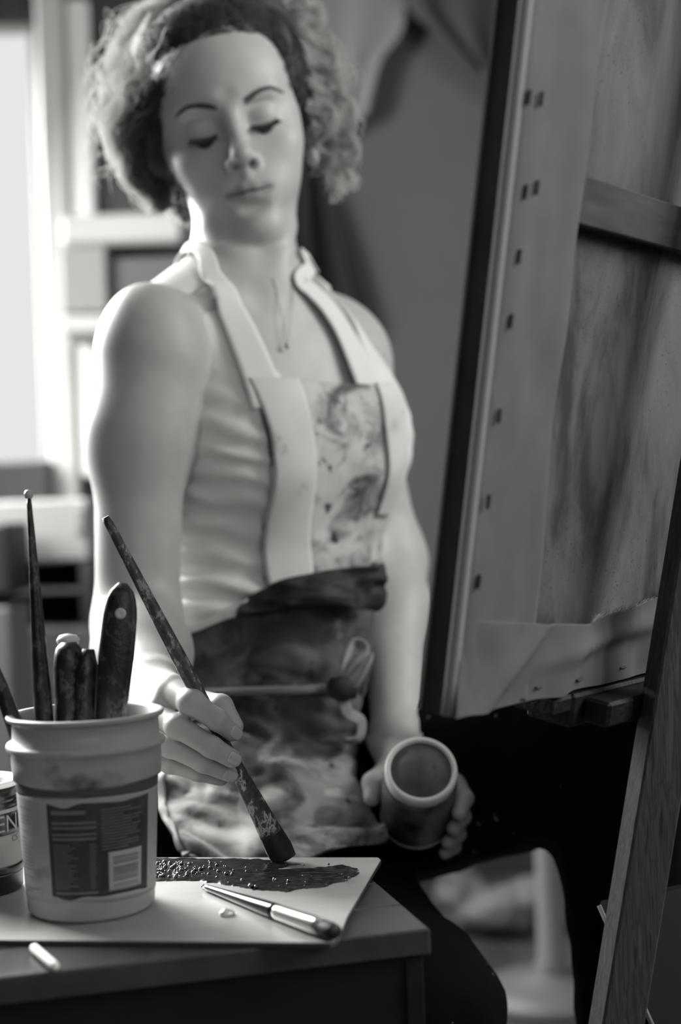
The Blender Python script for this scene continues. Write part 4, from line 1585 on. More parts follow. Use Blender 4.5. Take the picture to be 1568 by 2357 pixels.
# second leg mirrored across the canvas, rear leg, and ledge
q0 = foot + KV * .62; q1 = topp + KV * .10
bar(q0 + CN * -.05, q1 + CN * -.05, .031, .022, (1, .25, 0)).obj('leg', M_POST, easel)
bar((foot + q0) / 2 + CN0 * .75, (topp + q1) / 2, .031, .022, (1, .25, 0)).obj('leg', M_POST, easel)
M_LEDGE = noisy('paint_crusted_ledge', [(.4, .003), (.62, .006), (.78, .03)], 55, rough=.6, spec=.3, bumps=.6, bdist=.004)
la0, la1 = cab(1300, 1640)[0], .40
cbox(la0, la1, -.026, -.0035, -CTH - .012, .006, .002).obj('ledge', M_LEDGE, easel)
cbox(la0 + .012, la1, -.023, -.006, .0062, .026, .002).obj('ledge_clamp', M_LEDGE, easel)
cbox(la0 - .024, la0 + .004, -.016, -.004, -CTH - .01, .004, .002).obj('ledge_tip', M_LEDGE, easel)
# ================================================================== side table and what stands on it
TZ = 0.5965                     # table top
PZ = 0.600                      # palette surface
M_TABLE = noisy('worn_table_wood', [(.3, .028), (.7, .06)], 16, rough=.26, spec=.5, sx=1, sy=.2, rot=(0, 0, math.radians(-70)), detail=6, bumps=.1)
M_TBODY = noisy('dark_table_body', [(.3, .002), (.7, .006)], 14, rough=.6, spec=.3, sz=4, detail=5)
tc = onz(992, 2138, TZ)
te = (onz(0, 2252, TZ) - tc); te.z = 0; te.normalize()          # along the front edge, to the left
tn = Vector((te.y, -te.x, 0))
if tn.y < 0: tn = -tn                                           # towards the back
TM = frame(tc, te, tn, Vector((0, 0, 1)))
table = empty('side_table', (tc.x, tc.y, 0), 'low dark wooden side table with a worn plank top', 'table')
TD, TLEN = .17, .46
def tbox(x0, x1, y0, y1, z0, z1, bev=0.0):
    return MB().box((x0, y0, z0 - TZ), (x1, y1, z1 - TZ), frame(Vector((tc.x, tc.y, TZ)), te, tn, Vector((0, 0, 1))), bev)
for k in range(3):
    w = TD / 3
    tbox(0, TLEN, k * w + .0008, (k + 1) * w - .0008, TZ - .016, TZ, .0012).obj('plank', M_TABLE, table)
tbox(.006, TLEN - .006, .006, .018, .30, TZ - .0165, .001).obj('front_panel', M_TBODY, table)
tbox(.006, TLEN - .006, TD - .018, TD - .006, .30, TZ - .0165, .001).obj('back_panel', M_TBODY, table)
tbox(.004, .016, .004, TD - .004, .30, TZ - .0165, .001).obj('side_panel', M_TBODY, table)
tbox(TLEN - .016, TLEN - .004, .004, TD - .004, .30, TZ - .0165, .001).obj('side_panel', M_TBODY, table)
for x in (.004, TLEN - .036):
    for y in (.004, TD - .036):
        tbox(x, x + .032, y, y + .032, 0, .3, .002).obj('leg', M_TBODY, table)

# ---- palette
M_PAL = noisy('pale_palette_wood', [(.25, .29), (.5, .37), (.75, .27)], 22, rough=.36, spec=.5, sx=.35, detail=5, bumps=.08)
pal_pix = [(-130, 1973), (872, 1973), (878, 1979), (800, 2110), (781, 2158), (762, 2170), (-130, 2162)]
pp = [onz(x, y, PZ) for x, y in pal_pix]
# the back border runs on behind the tub
V = [tuple(p) for p in pp] + [(p.x, p.y, TZ + .0002) for p in pp]
n = len(pp)
Fs = [tuple(range(n))[::-1], tuple(range(n, 2 * n))] + [(i, (i + 1) % n, (i + 1) % n + n, i + n) for i in range(n)]
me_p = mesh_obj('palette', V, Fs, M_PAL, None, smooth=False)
me_p.data.materials.append(plain('dark_palette_edge', .05, .6))  # side faces darker than the top
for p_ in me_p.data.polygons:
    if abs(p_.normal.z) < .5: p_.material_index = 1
bm_mod = me_p.modifiers.new('edge', 'BEVEL'); bm_mod.width = .0008; bm_mod.segments = 2
tag(me_p, 'pale flat palette board smeared with dark paint', 'palette')

# ---- wet paint on the palette
pud_pix = [(300, 1976), (420, 1975), (560, 1976), (625, 1980), (690, 1990), (640, 2001), (720, 1999), (790, 1992), (822, 2001), (822, 2014), (790, 2030), (730, 2044), (660, 2053), (600, 2051),
           (540, 2040), (490, 2032), (440, 2029), (300, 2030)]
poly = np.array([onz(x, y, PZ)[:2] for x, y in pud_pix])
def poly_sd(P, Q):
    d = np.full(len(P), 1e9); ins = np.zeros(len(P), bool)
    for i in range(len(Q)):
        a, b_ = Q[i], Q[(i + 1) % len(Q)]
        e = b_ - a; w = P - a
        t = np.clip((w @ e) / (e @ e), 0, 1)
        d = np.minimum(d, np.linalg.norm(w - t[:, None] * e, axis=1))
        c = ((a[1] > P[:, 1]) != (b_[1] > P[:, 1])) & (P[:, 0] < (b_[0] - a[0]) * (P[:, 1] - a[1]) / (b_[1] - a[1] + 1e-12) + a[0])
        ins ^= c
    return np.where(ins, -d, d)
def paint_film(name, poly, mat, h=.0012, res=.0010, thick=.0011, rough=.0005, parent=None):
    lo, hi = poly.min(0) - .006, poly.max(0) + .006
    xs = np.arange(lo[0], hi[0], res); ys = np.arange(lo[1], hi[1], res)
    X, Y = np.meshgrid(xs, ys)
    P = np.stack([X.ravel(), Y.ravel()], 1)
    wob = .0022 * vnoise(np.stack([P[:, 0] * 160, P[:, 1] * 160, P[:, 0] * 0], 1)) + .001 * vnoise(np.stack([P[:, 0] * 420, P[:, 1] * 420, P[:, 0] * 0 + 3], 1))
    sd = -(poly_sd(P, poly) + wob)
    z = thick * np.clip(sd / .004, -1, 1) ** 1 + rough * vnoise(np.stack([P[:, 0] * 120, P[:, 1] * 700, P[:, 0] * 0 + 8], 1)) * np.clip(sd / .005, 0, 1)
    z = np.where(sd > 0, np.maximum(z, .0002), -.0006) + PZ
    V = np.stack([P[:, 0], P[:, 1], z], 1)
    Fc = grid_faces(len(ys), len(xs))
    keep = (sd[Fc] > -.0012).all(1)
    V, Fc, _ = compact(V, Fc[keep])
    o = mesh_obj(name, V, Fc, mat, parent)
    return o
M_PAINT = noisy('wet_dark_paint', [(.3, .008), (.7, .022)], 60, rough=.2, spec=.6, detail=3)
puddle = paint_film('paint_smear', poly, M_PAINT)
tag(puddle, 'smear of wet dark paint across the back of the palette', 'paint')
# glossy beads of paint
M_BEAD = plain('wet_paint_bead', .05, .06, .9)
def bead_mesh():
    V, Fc = [], []
    V, Fc = lathe([(0, -.5), (.62, -.35), (1, .0), (.85, .45), (.45, .78), (0, .9)], Matrix.Identity(4), 8)
    return np.array(V), Fc
bv, bf = bead_mesh()
mb = MB()
rg = np.random.default_rng(12)
spots = []
for k in range(150):
    px = 352 + abs(rg.normal()) * 62; py = 1988 + rg.random() * 36
    spots.append((px, py, .0006 + .0011 * rg.random() ** 2))
for k in range(26):
    px = 480 + rg.random() * 340; py = 1985 + rg.random() * 60
    spots.append((px, py, .0005 + .0006 * rg.random()))
for px, py, r in [(578, 2044, .0020), (590, 2046, .0015), (665, 2032, .0014), (521, 2016, .0016), (558, 2030, .0013), (632, 2028, .0013), (636, 2030, .0012), (805, 2026, .0014), (503, 2010, .0015), (468, 2046, .0018)]:
    spots.append((px, py, r))
Pb = np.array([onz(a, b_, PZ)[:2] for a, b_, _ in spots])
for (x, y), (_, _, r) in zip(Pb, spots):
    mb.add([(x + p[0] * r, y + p[1] * r, PZ + .0010 + r * .3 + p[2] * r) for p in bv], bf)
o = mb.obj('paint_beads', M_BEAD, puddle, smooth=True); o['kind'] = 'stuff'
pd = onz(521, 2106, PZ)
V, Fc = lathe([(.0048, 0), (.0050, .0015), (.0036, .0030), (.0012, .0042), (0, .0044)], Matrix.Translation(pd), 16, wob=lambda a, z: 1 + .12 * math.sin(3 * a + 1))
drop = mesh_obj('paint_drop', V, Fc, plain('pale_wet_paint', .55, .08, .8), None)
tag(drop, 'single pale drop of paint on the bare palette', 'paint')

# ---- brushes
def brush(name, p0, p1, prof, mats, label, cat='paintbrush', group=None, flat=1.0, n=18, parent_loc=None, hint=None):
    """prof: list of (part, [(t, r), ...], flatness); t along p0 -> p1"""
    p0, p1 = Vector(p0), Vector(p1)
    e = empty(name, tuple(p0), label, cat, group)
    for part, st, fl in prof:
        ts = [t for t, _ in st]; rs = [r for _, r in st]
        V, Fc = tube([p0.lerp(p1, t) for t in ts], rs, n, flat=fl, hint=hint or (1, 0.1, .3))
        mesh_obj(part, V, Fc, mats[part], e)
    return e
def dens(st, n=24):
    t = np.linspace(st[0][0], st[-1][0], n)
    r = np.interp(t, [a for a, _ in st], [b_ for _, b_ in st])
    return list(zip(t.tolist(), r.tolist()))
def chipped(name, lo, hi, light, seed):
    m, nt, b = newmat(name)
    n1 = noise_node(nt, 120, 5, .65, loc=(seed, 0, 0), sz=.6)
    r1 = ramp_node(nt, n1.outputs[0], [(.40, lo), (.54, hi), (.60, light), (.66, hi)])
    link(nt, r1.outputs[0], b.inputs['Base Color'])
    b.inputs['Roughness'].default_value = .35
    bump(nt, b, n1.outputs[0], .7, .0015)
    return m
# the brush in the hand
tip = onz(656, 1979, PZ + .0015); tip.y += 0
end = W(243, 1190, .985)
mats = {'handle': chipped('chipped_handle', .03, .06, .30, 1), 'ferrule': chipped('crusted_ferrule', .02, .05, .45, 2), 'bristles': noisy('wet_bristles', [(.3, .010), (.7, .03)], 90, rough=.35, sx=1, sz=.2)}
bl = (end - tip).length
hb = brush('paintbrush', tip, end, [
    ('bristles', dens([(0, .0088), (.035, .0098), (.085, .0086)], 10), .45),
    ('ferrule', dens([(.083, .0086), (.12, .0078), (.20, .0066), (.285, .0052), (.30, .0050)], 20), .62),
    ('handle', dens([(.298, .0042), (.34, .0044), (.45, .0054), (.60, .0054), (.80, .0042), (.985, .0032), (1.0, .0026)], 40), 1.0)],
    mats, 'long paint-crusted brush held in the hand, its bristles on the palette', group=None, hint=(1, .1, .1))

# brush lying on the palette
a0 = onz(772, 2146, PZ + .0055); a1 = onz(470, 2041, PZ + .0028)
M_BL = plain('black_lacquer', .012, .18, .6)
brush('paintbrush', a0, a1, [
    ('bristles', dens([(0, .0046), (.03, .0054), (.10, .0052)], 8), .9),
    ('ferrule', dens([(.09, .0054), (.14, .0056), (.42, .0050)], 12), 1.0),
    ('handle', dens([(.41, .0052), (.52, .0048), (.75, .0034), (.99, .0020), (1, .0014)], 24), 1.0)],
    {'bristles': plain('dark_bristle', .008, .6), 'ferrule': plain('bright_ferrule', .75, .22, metal=.9), 'handle': M_BL},
    'slim dark brush lying on the palette with a shiny ferrule')
# chalk stick on the table edge
c0, c1 = onz(76, 2180, TZ + .003), onz(128, 2226, TZ + .003)
V, Fc = tube([c0, c0.lerp(c1, .05), c0.lerp(c1, .95), c1], [.0020, .0028, .0028, .0020], 12)
ck = mesh_obj('chalk_stick', V, Fc, plain('chalk', .75, .7), None)
tag(ck, 'small white chalk stick at the front edge of the side table', 'chalk')

# ---- plastic tub
BC = onz(212, 2088, PZ); BC.z = PZ + .0003
BM = Matrix.Translation(BC)
HT = .1265
R0, R1 = .0405, .0500
M_TUB = noisy('tub_plastic', [(.35, .42), (.57, .46), (.64, .25), (.70, .08)], 24, rough=.4, spec=.4, detail=3)
rad = lambda z: R0 + (R1 - .0025 - R0) * (z / HT)
tub = empty('plastic_tub', tuple(BC), 'stained plastic tub with a printed label, full of dark brush handles', 'tub')
z2, z3 = .0850, .1060
prof = [(.001, 0), (R0 - .003, 0), (R0, .003), (rad(.05), .05), (rad(z2), z2), (rad(z2) + .0022, z2 + .0012), (rad(z2 + .01) + .0022, z2 + .012),
        (rad(z3) + .0016, z3 - .0020), (rad(z3) + .0042, z3 - .0012), (rad(z3) + .0048, z3 + .0008), (rad(z3) + .0040, z3 + .0026), (rad(z3) + .0008, z3 + .0034),
        (rad(HT) - .0008, HT - .006), (rad(HT) + .0004, HT - .0035), (R1, HT - .0030), (R1 + .0006, HT - .0012), (R1, HT), (rad(HT) - .001, HT + .0002),
        (rad(HT) - .0028, HT - .002), (rad(.06) - .0022, .06), (R0 - .004, .004), (.001, .003)]
V, Fc = lathe(prof, BM, 96)
mesh_obj('tub_wall', V, Fc, M_TUB, tub)
def cone_patch(name, a0, a1, zb0, zb1, off, mat, parent, nu=40, nv=30, wave=0.0, zfun=None):
    """patch of label on the tub; angles in degrees from the camera side, + = image right"""
    U, Vv = np.meshgrid(np.linspace(0, 1, nu), np.linspace(0, 1, nv))
    A = np.radians(a0 + (a1 - a0) * U) - math.pi / 2
    Zt = zb1 + (wave * vnoise(np.stack([U * 6, U * 0 + a0, U * 0], -1)) if wave else 0)
    Zb = zb0 + (wave * vnoise(np.stack([U * 6, U * 0 + a0 + 4, U * 0], -1)) if wave else 0)
    Z = Zb + (Zt - Zb) * Vv
    r = rad(Z) + off
    G = np.stack([BC.x + r * np.cos(A), BC.y + r * np.sin(A), BC.z + Z], -1)
    N = np.stack([np.cos(A), np.sin(A), 0 * A], -1)
    V, Fc = thick_grid(G, N, .0002)
    return mesh_obj(name, V, Fc, mat, parent)
M_LAB = noisy('label_paper', [(.3, .40), (.62, .45), (.75, .24)], 40, rough=.6, spec=.2)
M_LABD = noisy('label_print_dark', [(.35, .045), (.7, .085)], 60, rough=.6, spec=.2)
M_TXT = plain('label_print_pale', .20, .6, .2)
lab = cone_patch('label', -92, 92, .0130, .0800, .0003, M_LAB, tub, 80, 20, .0012)
cone_patch('label_border', -92, 92, .0790, .0845, .0004, plain('label_border_grey', .09, .6), tub, 80, 6, .001)
cone_patch('label_panel', -24, 66, .0165, .0745, .0006, M_LABD, tub, 50, 30, .0016)
def print_lines(rows, mat, parent, name='printed_lines'):
    Vs, Fs, o = [], [], 0
    for (a0, a1, z0, z1) in rows:
        U, Vv = np.meshgrid(np.linspace(0, 1, 10), np.linspace(0, 1, 2))
        A = np.radians(a0 + (a1 - a0) * U) - math.pi / 2
        Z = z0 + (z1 - z0) * Vv
        r = rad(Z) + .00095
        G = np.stack([BC.x + r * np.cos(A), BC.y + r * np.sin(A), BC.z + Z], -1)
        Vs.append(G.reshape(-1, 3)); Fs.append(grid_faces(2, 10, o)); o += 20
    ob = mesh_obj(name, np.vstack(Vs), np.vstack(Fs), mat, parent)
    ob['kind'] = 'stuff'
    return ob
rg = np.random.default_rng(3)
rows_ = [(-20, 8, .0690, .0715), (-20, 16, .0630, .0645), (-20, 16, .0600, .0614), (-20, 16, .0560, .0572), (-20, 16, .0530, .0545), (-20, 16, .0192, .0206)]
for k in range(18):
    z = .0225 + k * .0016
    rows_.append((-20, -20 + 12 + 10 * rg.random(), z, z + .0006)); rows_.append((10, 14 + 2 * rg.random(), z, z + .0006))
for k in range(14):
    z = .0460 + k * .0019
    rows_.append((20, 20 + 16 + 24 * rg.random(), z, z + .0007))
print_lines(rows_, M_TXT, tub)
code = cone_patch('label_box', 25, 57, .0195, .0440, .0009, plain('label_box_white', .45, .6), tub, 16, 10)
rows_ = []
for k in range(16):
    z = .0220 + k * .0012
    if rg.random() < .8: rows_.append((29, 53, z, z + .0003 + .0005 * rg.random()))
def shift(o): return o
pl = print_lines(rows_, plain('label_box_lines', .16, .6), tub, 'box_lines')
for v in pl.data.vertices:
    d = Vector((v.co.x - BC.x, v.co.y - BC.y, 0)).normalized() * .0003
    v.co += d
rows_ = []
for k in range(24):
    z = .018 + k * .0024
    if rg.random() < .7: rows_.append((-62, -62 + 8 + 18 * rg.random(), z, z + .0006))
print_lines(rows_, plain('label_print_grey', .24, .6), tub)

# brushes standing in the tub
def standing(px0, py0, px1, py1, d0, d1, prof, mat, label, tipmat=None, flat=1.0, hint=None, name='paintbrush'):
    top = W(px0, py0, d0); low = W(px1, py1, d1)
    e = empty(name, tuple(low), label, 'paintbrush', None)
    t = dens(prof, 30)
    V, Fc = tube([low.lerp(top, a) for a, _ in t], [r for _, r in t], 16, flat=flat, hint=hint or (1, 0.1, .2))
    mesh_obj('handle', V, Fc, mat, e)
    return e, low, top
M_BK = chipped('dark_lacquer_a', .008, .018, .10, 5)
M_BK2 = chipped('dark_lacquer_b', .008, .020, .09, 8)
DB = BC.y
e, lo_, tp_ = standing(66, 1138, 118, 1900, DB + .005, DB + .002, [(0, .0030), (.20, .0062), (.40, .0060), (.62, .0044), (.85, .0026), (.97, .0017), (1, .0012)], M_BK,
                       'tallest dark tapered brush handle in the plastic tub, pale tip')
V, Fc = lathe([(0, -.0032), (.0022, -.0024), (.0031, 0), (.0022, .0024), (0, .0031)], axis_frame(tp_, tp_ - lo_), 14)
mesh_obj('handle_tip', V, Fc, plain('pale_tip', .5, .15, .7), e)
standing(-20, 1520, 100, 1850, DB - .004, DB + .006, [(0, .003), (.5, .0058), (.8, .0050), (1, .0030)], M_BK2, 'dark brush leaning out over the left rim of the plastic tub')
e, lo_, tp_ = standing(158, 1478, 165, 1900, DB + .012, DB + .010, [(0, .006), (.5, .0098), (.9, .0100), (.96, .0088), (1, .0050)], M_BK, 'short thick dark brush handle in the middle of the tub')
V, Fc = lathe([(0, -.0075), (.0060, -.005), (.0078, 0), (.0056, .0030), (0, .0042)], axis_frame(npv(tp_) + [-.0015, .006, .001], tp_ - lo_), 18)
mesh_obj('handle_tip', V, Fc, plain('white_tip', .75, .3, .5), e)
standing(203, 1494, 190, 1900, DB + .006, DB - .004, [(0, .005), (.5, .0068), (.9, .0068), (1, .0040)], M_BK2, 'short dark brush handle right of the middle one in the tub')
e, lo_, tp_ = standing(283, 1342, 232, 1900, DB + .004, DB - .006, [(0, .0055), (.35, .0090), (.70, .0118), (.88, .0112), (.95, .0090), (.985, .0062), (1, .0030)], M_BK2,
                       'broad flat brush handle with a pale hanging hole in the tub', flat=.45, hint=(1, .0, .1))
hc = W(278, 1412, DB + .0040 - .0055)
V, Fc = lathe([(.0001, 0), (.0036, 0), (.0036, .0012), (.0022, .0013), (.0001, .0009)], axis_frame(hc, (0.0, -1, .05)), 20)
mesh_obj('hanging_hole', V, Fc, plain('pale_ring', .6, .2, .6), e)

# ---- paint jar at the left border, behind the tub
JC = onz(-52, 2046, PZ + .0003)
JR = .0310
JM = Matrix.Translation(JC)
jar2 = empty('paint_jar', tuple(JC), 'white-labelled paint jar with a dark lid ring at the left edge, behind the tub', 'jar')
M_JB = plain('jar_black_plastic', .012, .22, .5)
M_JW = noisy('jar_label', [(.35, .27), (.65, .30), (.78, .15)], 50, rough=.5)
H2 = .0745
V, Fc = lathe([(.001, 0), (JR - .002, 0), (JR, .002), (JR, .0125), (JR + .0004, .013)], JM, 64)
mesh_obj('jar_base', V, Fc, M_JB, jar2)
V, Fc = lathe([(JR - .0004, .0128), (JR + .0002, .0130), (JR + .0002, .0160), (JR + .0002, .0570), (JR - .0004, .0572)], JM, 64)
mesh_obj('jar_label', V, Fc, M_JW, jar2)
V, Fc = lathe([(JR - .0006, .0565), (JR, .0580), (JR - .001, .0585), (JR - .0015, .0620), (JR - .0005, .0625), (JR - .0005, .0660), (JR - .0020, .0665), (JR - .0020, .0715)], JM, 64)
mesh_obj('jar_neck', V, Fc, M_JB, jar2)
V, Fc = lathe([(JR - .0022, .0710), (JR + .0004, .0716), (JR + .0008, .0740), (JR - .0004, .0755), (JR - .0040, .0750), (JR - .0044, .0700)], JM, 64)
mesh_obj('jar_rim', V, Fc, plain('jar_rim_white', .85, .3), jar2)
def jar_patch(name, a0, a1, z0, z1, off, mat):
    U, Vv = np.meshgrid(np.linspace(0, 1, 40), np.linspace(0, 1, 4))
    A = np.radians(a0 + (a1 - a0) * U) - math.pi / 2
    Z = z0 + (z1 - z0) * Vv
    r = JR + off
    G = np.stack([JC.x + r * np.cos(A), JC.y + r * np.sin(A), JC.z + Z], -1)
    V, Fc = thick_grid(G, np.stack([np.cos(A), np.sin(A), 0 * A], -1), .0002)
    return mesh_obj(name, V, Fc, mat, jar2)
jar_patch('label_band', -70, 100, .0400, .0548, .0004, M_JB)
jar_patch('label_bar', 38, 100, .0136, .0190, .0005, M_JB)
def wrap_text(txt, size, a_end, z, off, mat, name):
    """letters wrapped round the jar, ending at angle a_end"""
    cu = bpy.data.curves.new('tmp_text', 'FONT')
    cu.body = txt; cu.size = size; cu.align_x = 'RIGHT'
    ob = bpy.data.objects.new('tmp_text', cu)
    COL.objects.link(ob)
    dg = bpy.context.evaluated_depsgraph_get()
    me = bpy.data.meshes.new_from_object(ob.evaluated_get(dg))
    V = np.array([v.co[:] for v in me.vertices]); Fc = [tuple(p.vertices) for p in me.polygons]
    bpy.data.objects.remove(ob); bpy.data.curves.remove(cu); bpy.data.meshes.remove(me)
    A = math.radians(a_end) + V[:, 0] / JR - math.pi / 2
    r = JR + off
    P = np.stack([JC.x + r * np.cos(A), JC.y + r * np.sin(A), JC.z + z + V[:, 1]], 1)
    return mesh_obj(name, P, Fc, mat, jar2, smooth=False)
wrap_text('EN', .0160, 76, .0425, .0008, plain('jar_letter_grey', .30, .5), 'lettering')
wrap_text('CS', .0058, 76, .0350, .0007, plain('jar_letter_dark', .12, .5), 'lettering')
# ================================================================== jar held in the left hand
held = empty('glass_jar', tuple(JAR_B), 'small wide-mouthed jar with a pale rim and stained label, held in the hand', 'jar')
HM = axis_frame(JAR_B, jar_ax, (1, 0, 0))
M_HJ = noisy('stained_jar_label', [(.35, .16), (.5, .10), (.62, .05), (.75, .012)], 45, rough=.45, detail=4)
L = JAR_L
R = JAR_R
V, Fc = lathe([(.001, 0), (R - .003, 0), (R - .0012, .0015), (R - .001, .005), (R, .0065), (R, L * .72), (R - .001, L * .80), (R - .0022, L * .86)], HM, 64)
mesh_obj('jar_wall', V, Fc, M_HJ, held)
V, Fc = lathe([(R - .0022, L * .85), (R - .0014, L * .90), (R - .0012, L * .95), (R - .0018, L * .985), (R - .0028, L * .998), (R - .0042, L), (R - .0056, L * .99), (R - .0062, L * .96)], HM, 64)
mesh_obj('jar_rim', V, Fc, plain('jar_rim_pale', .88, .35, .4), held)
V, Fc = lathe([(R - .0061, L * .97), (R - .0062, L * .8), (R - .0065, L * .4), (R - .007, L * .10), (.001, L * .08)], HM, 64)
mesh_obj('jar_inside', V, Fc, noisy('jar_inner_wall', [(.35, .09), (.6, .14), (.75, .04)], 40, rough=.9, spec=.05), held)
V, Fc = lathe([(R - .0012, .0010), (R + .0001, .0022), (R - .0008, .0045)], HM, 64)
mesh_obj('base_ring', V, Fc, plain('base_ring_pale', .45, .4), held)
# ================================================================== things at the back of the studio
def wbox(px0, px1, py0, py1, d, depth, bev=.006):
    a, b_ = W(px0, py1, d), W(px1, py0, d)
    m_ = W((px0 + px1) / 2, (py0 + py1) / 2, d)
    xa, xb = W(px0, (py0 + py1) / 2, d).x, W(px1, (py0 + py1) / 2, d).x
    za, zb = W((px0 + px1) / 2, py1, d).z, W((px0 + px1) / 2, py0, d).z
    return (xa, d, za), (xb, d + depth, zb)
def bgbox(name, px0, px1, py0, py1, d, depth, mat, parent=None, bev=.006):
    lo, hi = wbox(px0, px1, py0, py1, d, depth)
    return MB().box(lo, hi, None, bev).obj(name, mat, parent)

# low pale cabinet under the window with a dark slot and an open dark shelf
lo, hi = wbox(-170, 215, 1148, 1900, 2.75, .5)
cab_e = empty('cabinet', ((lo[0] + hi[0]) / 2, 2.9, 0), 'pale low cabinet with a dark open shelf below the window', 'cabinet')
zt = hi[2]; x0_, x1_ = lo[0], hi[0]
zz = lambda py: W(100, py, 2.75).z
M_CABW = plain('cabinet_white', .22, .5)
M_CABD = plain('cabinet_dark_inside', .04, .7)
MB().box((x0_, 2.75, zz(1296)), (x1_, 3.25, zz(1150)), None, .006).obj('drawer', M_CABW, cab_e)
MB().box((W(172, 1200, 2.75).x, 2.742, zz(1230)), (W(196, 1200, 2.75).x, 2.751, zz(1172)), None, .003).obj('drawer_slot', M_GREY, cab_e)
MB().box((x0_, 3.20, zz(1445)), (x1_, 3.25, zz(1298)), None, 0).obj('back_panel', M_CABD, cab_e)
MB().box((x0_, 2.76, zz(1366)), (x1_, 3.20, zz(1356)), None, 0).obj('shelf_board', M_GREY, cab_e)
MB().box((x0_, 2.75, 0), (x1_, 3.25, zz(1446)), None, .006).obj('cabinet_body', plain('cabinet_grey', .17, .5), cab_e)
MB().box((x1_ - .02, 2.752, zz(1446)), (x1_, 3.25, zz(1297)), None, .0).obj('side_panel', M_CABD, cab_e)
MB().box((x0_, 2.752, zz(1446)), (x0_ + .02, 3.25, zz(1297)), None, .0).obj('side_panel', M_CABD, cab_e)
# dark box on the cabinet shelf edge at the far left
spk = bgbox('storage_box', -130, 20, 1205, 1372, 2.55, .18, plain('speaker_black', .012, .6))
tag(spk, 'dark box at the left border in front of the cabinet', 'box')
lo, hi = wbox(-130, 20, 1372, 1400, 2.55, .18)
st = MB().box((lo[0], 2.55, 0), (hi[0], 2.73, lo[2] + .0), None, .004).obj('box_stand', plain('stand_grey', .1, .6))
tag(st, 'grey stand below the dark box at the left border', 'stand')

# shelf board with stacked pale boxes beside the window
sh_lo, sh_hi = wbox(140, 430, 722, 762, 3.02, .28)
shelf = MB().box(sh_lo, sh_hi, None, .004).obj('wall_shelf', plain('shelf_white', .26, .5))
tag(shelf, 'pale wall shelf beside the window, carrying cartons', 'shelf')
b1 = bgbox('carton', 138, 248, 566, 721, 3.04, .22, plain('carton_grey', .13, .7)); tag(b1, 'grey carton on the wall shelf near the window casing', 'carton')
b2 = bgbox('carton', 252, 425, 590, 721, 3.06, .2, plain('carton_dark', .05, .7)); tag(b2, 'darker carton on the wall shelf behind the shoulder', 'carton')
lo, hi = wbox(135, 420, 488, 564, 3.04, .22)
zb2 = W(338, 590, 3.06).z
b3 = MB().box((lo[0], 3.05, W(190, 564, 3.04).z + .001), (hi[0], 3.24, hi[2]), None, .01).obj('paper_stack', plain('paper_white', .24, .7))
tag(b3, 'pale stack of paper lying on top of the cartons', 'paper')

# hangings on the back wall
def cloth_sheet(name, pix_rows, d, mat, label, cat, amp=.012, nu=40, nv=50, th=.004):
    C = [[npv(W(x, y, d)) for x, y in r] for r in pix_rows]
    G = patch(C, nu, nv)
    u = np.linspace(0, 1, nu)[None]; v = np.linspace(0, 1, nv)[:, None]
    G[..., 1] += amp * np.sin(u * 16 + 3 * v) * (.4 + v)
    V, Fc = thick_grid(G, np.tile([0, -1.0, 0], (nv, nu, 1)), th)
    o = mesh_obj(name, V, Fc, mat, None)
    return tag(o, label, cat)
cloth_sheet('paper_sheet', [[(690, -120), (800, -120), (935, -110)], [(690, 60), (800, 60), (930, 60)], [(690, 150), (800, 150), (880, 140)], [(690, 300), (780, 300), (850, 260)]], 3.26,
            plain('sheet_grey', .10, .8), 'pale sheet pinned high on the wall right of the head', 'paper', amp=.003)
cloth_sheet('dark_cloth', [[(920, -130), (1030, -130), (1200, -130)], [(930, 0), (1040, 0), (1200, 20)], [(1000, 70), (1080, 100), (1200, 150)], [(1080, 150), (1140, 190), (1210, 240)]], 3.22,
            plain('cloth_dark', .030, .9, .1), 'dark cloth hanging high on the wall beside the canvas', 'cloth', amp=.01)
cloth_sheet('dark_sheet', [[(640, 300), (680, 300), (725, 310)], [(640, 420), (690, 420), (745, 430)], [(640, 560), (700, 560), (790, 560)], [(640, 760), (720, 760), (850, 760)]], 3.275,  # dark wavy sheet close to the back wall
            plain('sheet_dark', .012, .9, .1), 'dark sheet on the wall behind the neck', 'coat', amp=.015)

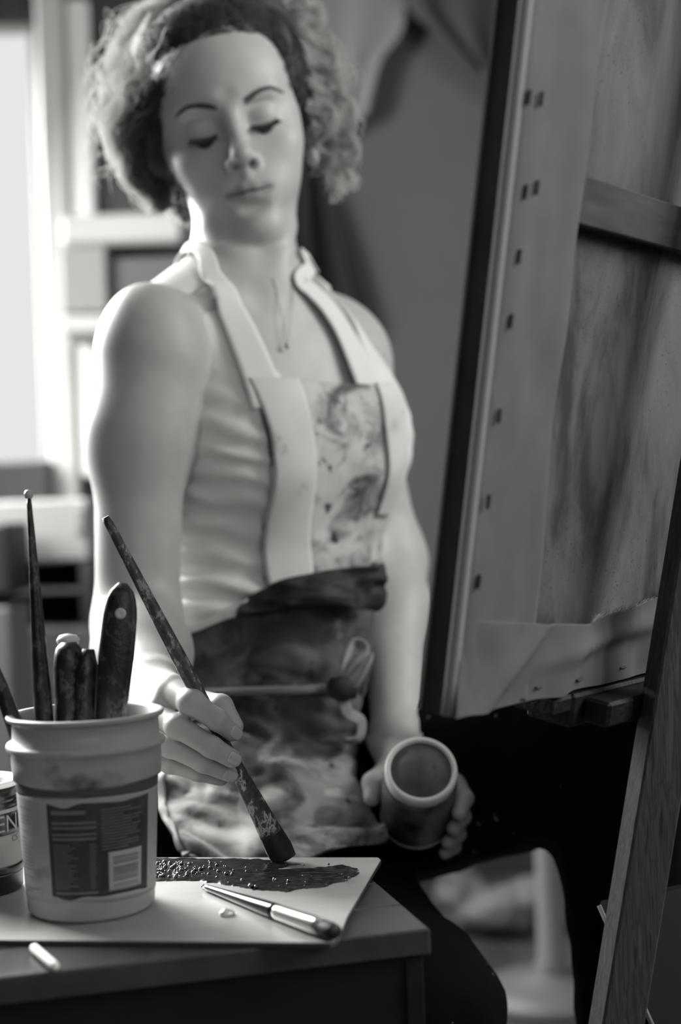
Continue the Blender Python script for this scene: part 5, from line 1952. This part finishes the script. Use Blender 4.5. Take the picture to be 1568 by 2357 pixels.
# pale pedestal table
pcx = W(1266, 2100, 2.45)
fz = W(1268, 2292, 2.45).z
ped = empty('pedestal_table', (pcx.x, 2.45, 0), 'pale round pedestal table on one slim column, far behind the knee', 'table')
PM = Matrix.Translation((pcx.x, 2.45, 0))
M_PED = plain('pedestal_white', .10, .5)
V, Fc = lathe([(.001, .0), (.13, .0), (.135, .012), (.10, .03), (.03, .045), (.020, .06)], PM, 40)
mesh_obj('foot_plate', V, Fc, plain('pedestal_foot', .05, .6), ped)
V, Fc = lathe([(.018, .055), (.022, .065), (.026, fz + .02), (.030, fz + .05), (.024, fz + .07), (.0215, .30), (.0215, .5)], PM, 28)
mesh_obj('column', V, Fc, M_PED, ped)
V, Fc = lathe([(.001, .48), (.05, .485), (.19, .50), (.195, .51), (.19, .522), (.001, .524)], PM, 48)
mesh_obj('table_top', V, Fc, plain('pedestal_top', .16, .5), ped)

# crumpled cloth on the floor
fc = onz(1120, 2150, .0)
pr = [ellipsoid(fc + Vector((0.02, 0, .045)), (.075, .07, .05)), ellipsoid(fc + Vector((-.05, .02, .085)), (.045, .05, .07), None, .03), ellipsoid(fc + Vector((.085, 0, .06)), (.05, .05, .05), None, .03)]
lo, hi = npv(fc) - [.16, .12, .01], npv(fc) + [.18, .14, .19]
D, l = sdf_grid(pr, lo, hi, .006)
ax = [l[i] + .006 * np.arange(D.shape[i]) for i in range(3)]
X, Y, Z = np.meshgrid(*ax, indexing='ij')
D = D + .008 * vnoise(np.stack([X, Y, Z], -1) * 40).astype(np.float32)
D = np.maximum(D, (.002 - Z).astype(np.float32))
V, Fc = surface_nets(D, l, .006, 1)
rag = mesh_obj('crumpled_cloth', V, Fc, plain('rag_white', .08, .8), None)
tag(rag, 'crumpled pale cloth lying on the dark floor', 'cloth')

# dark panel leaning behind the easel leg
q = [W(1379, 2084, 1.03), W(1640, 2030, 1.06), W(1790, 2700, 1.01), W(1600, 2580, .99)]
qb = [p + Vector((.004, .012, 0)) for p in q]
V = [tuple(p) for p in q + qb]
Fs = [(3, 2, 1, 0), (4, 5, 6, 7), (0, 1, 5, 4), (1, 2, 6, 5), (2, 3, 7, 6), (3, 0, 4, 7)]

panel = mesh_obj('leaning_panel', V, Fs, plain('panel_dark', .007, .7, .2), None, smooth=False)
tag(panel, 'dark board with its lit edge painted pale leaning behind the easel leg', 'board')
V, Fc = tube([q[0], q[3]], [.0018, .0018], 8)
mesh_obj('lit_edge', V, Fc, plain('panel_edge_lit', .16, .5), panel)  # edge that catches light: the highlight is put into its colour
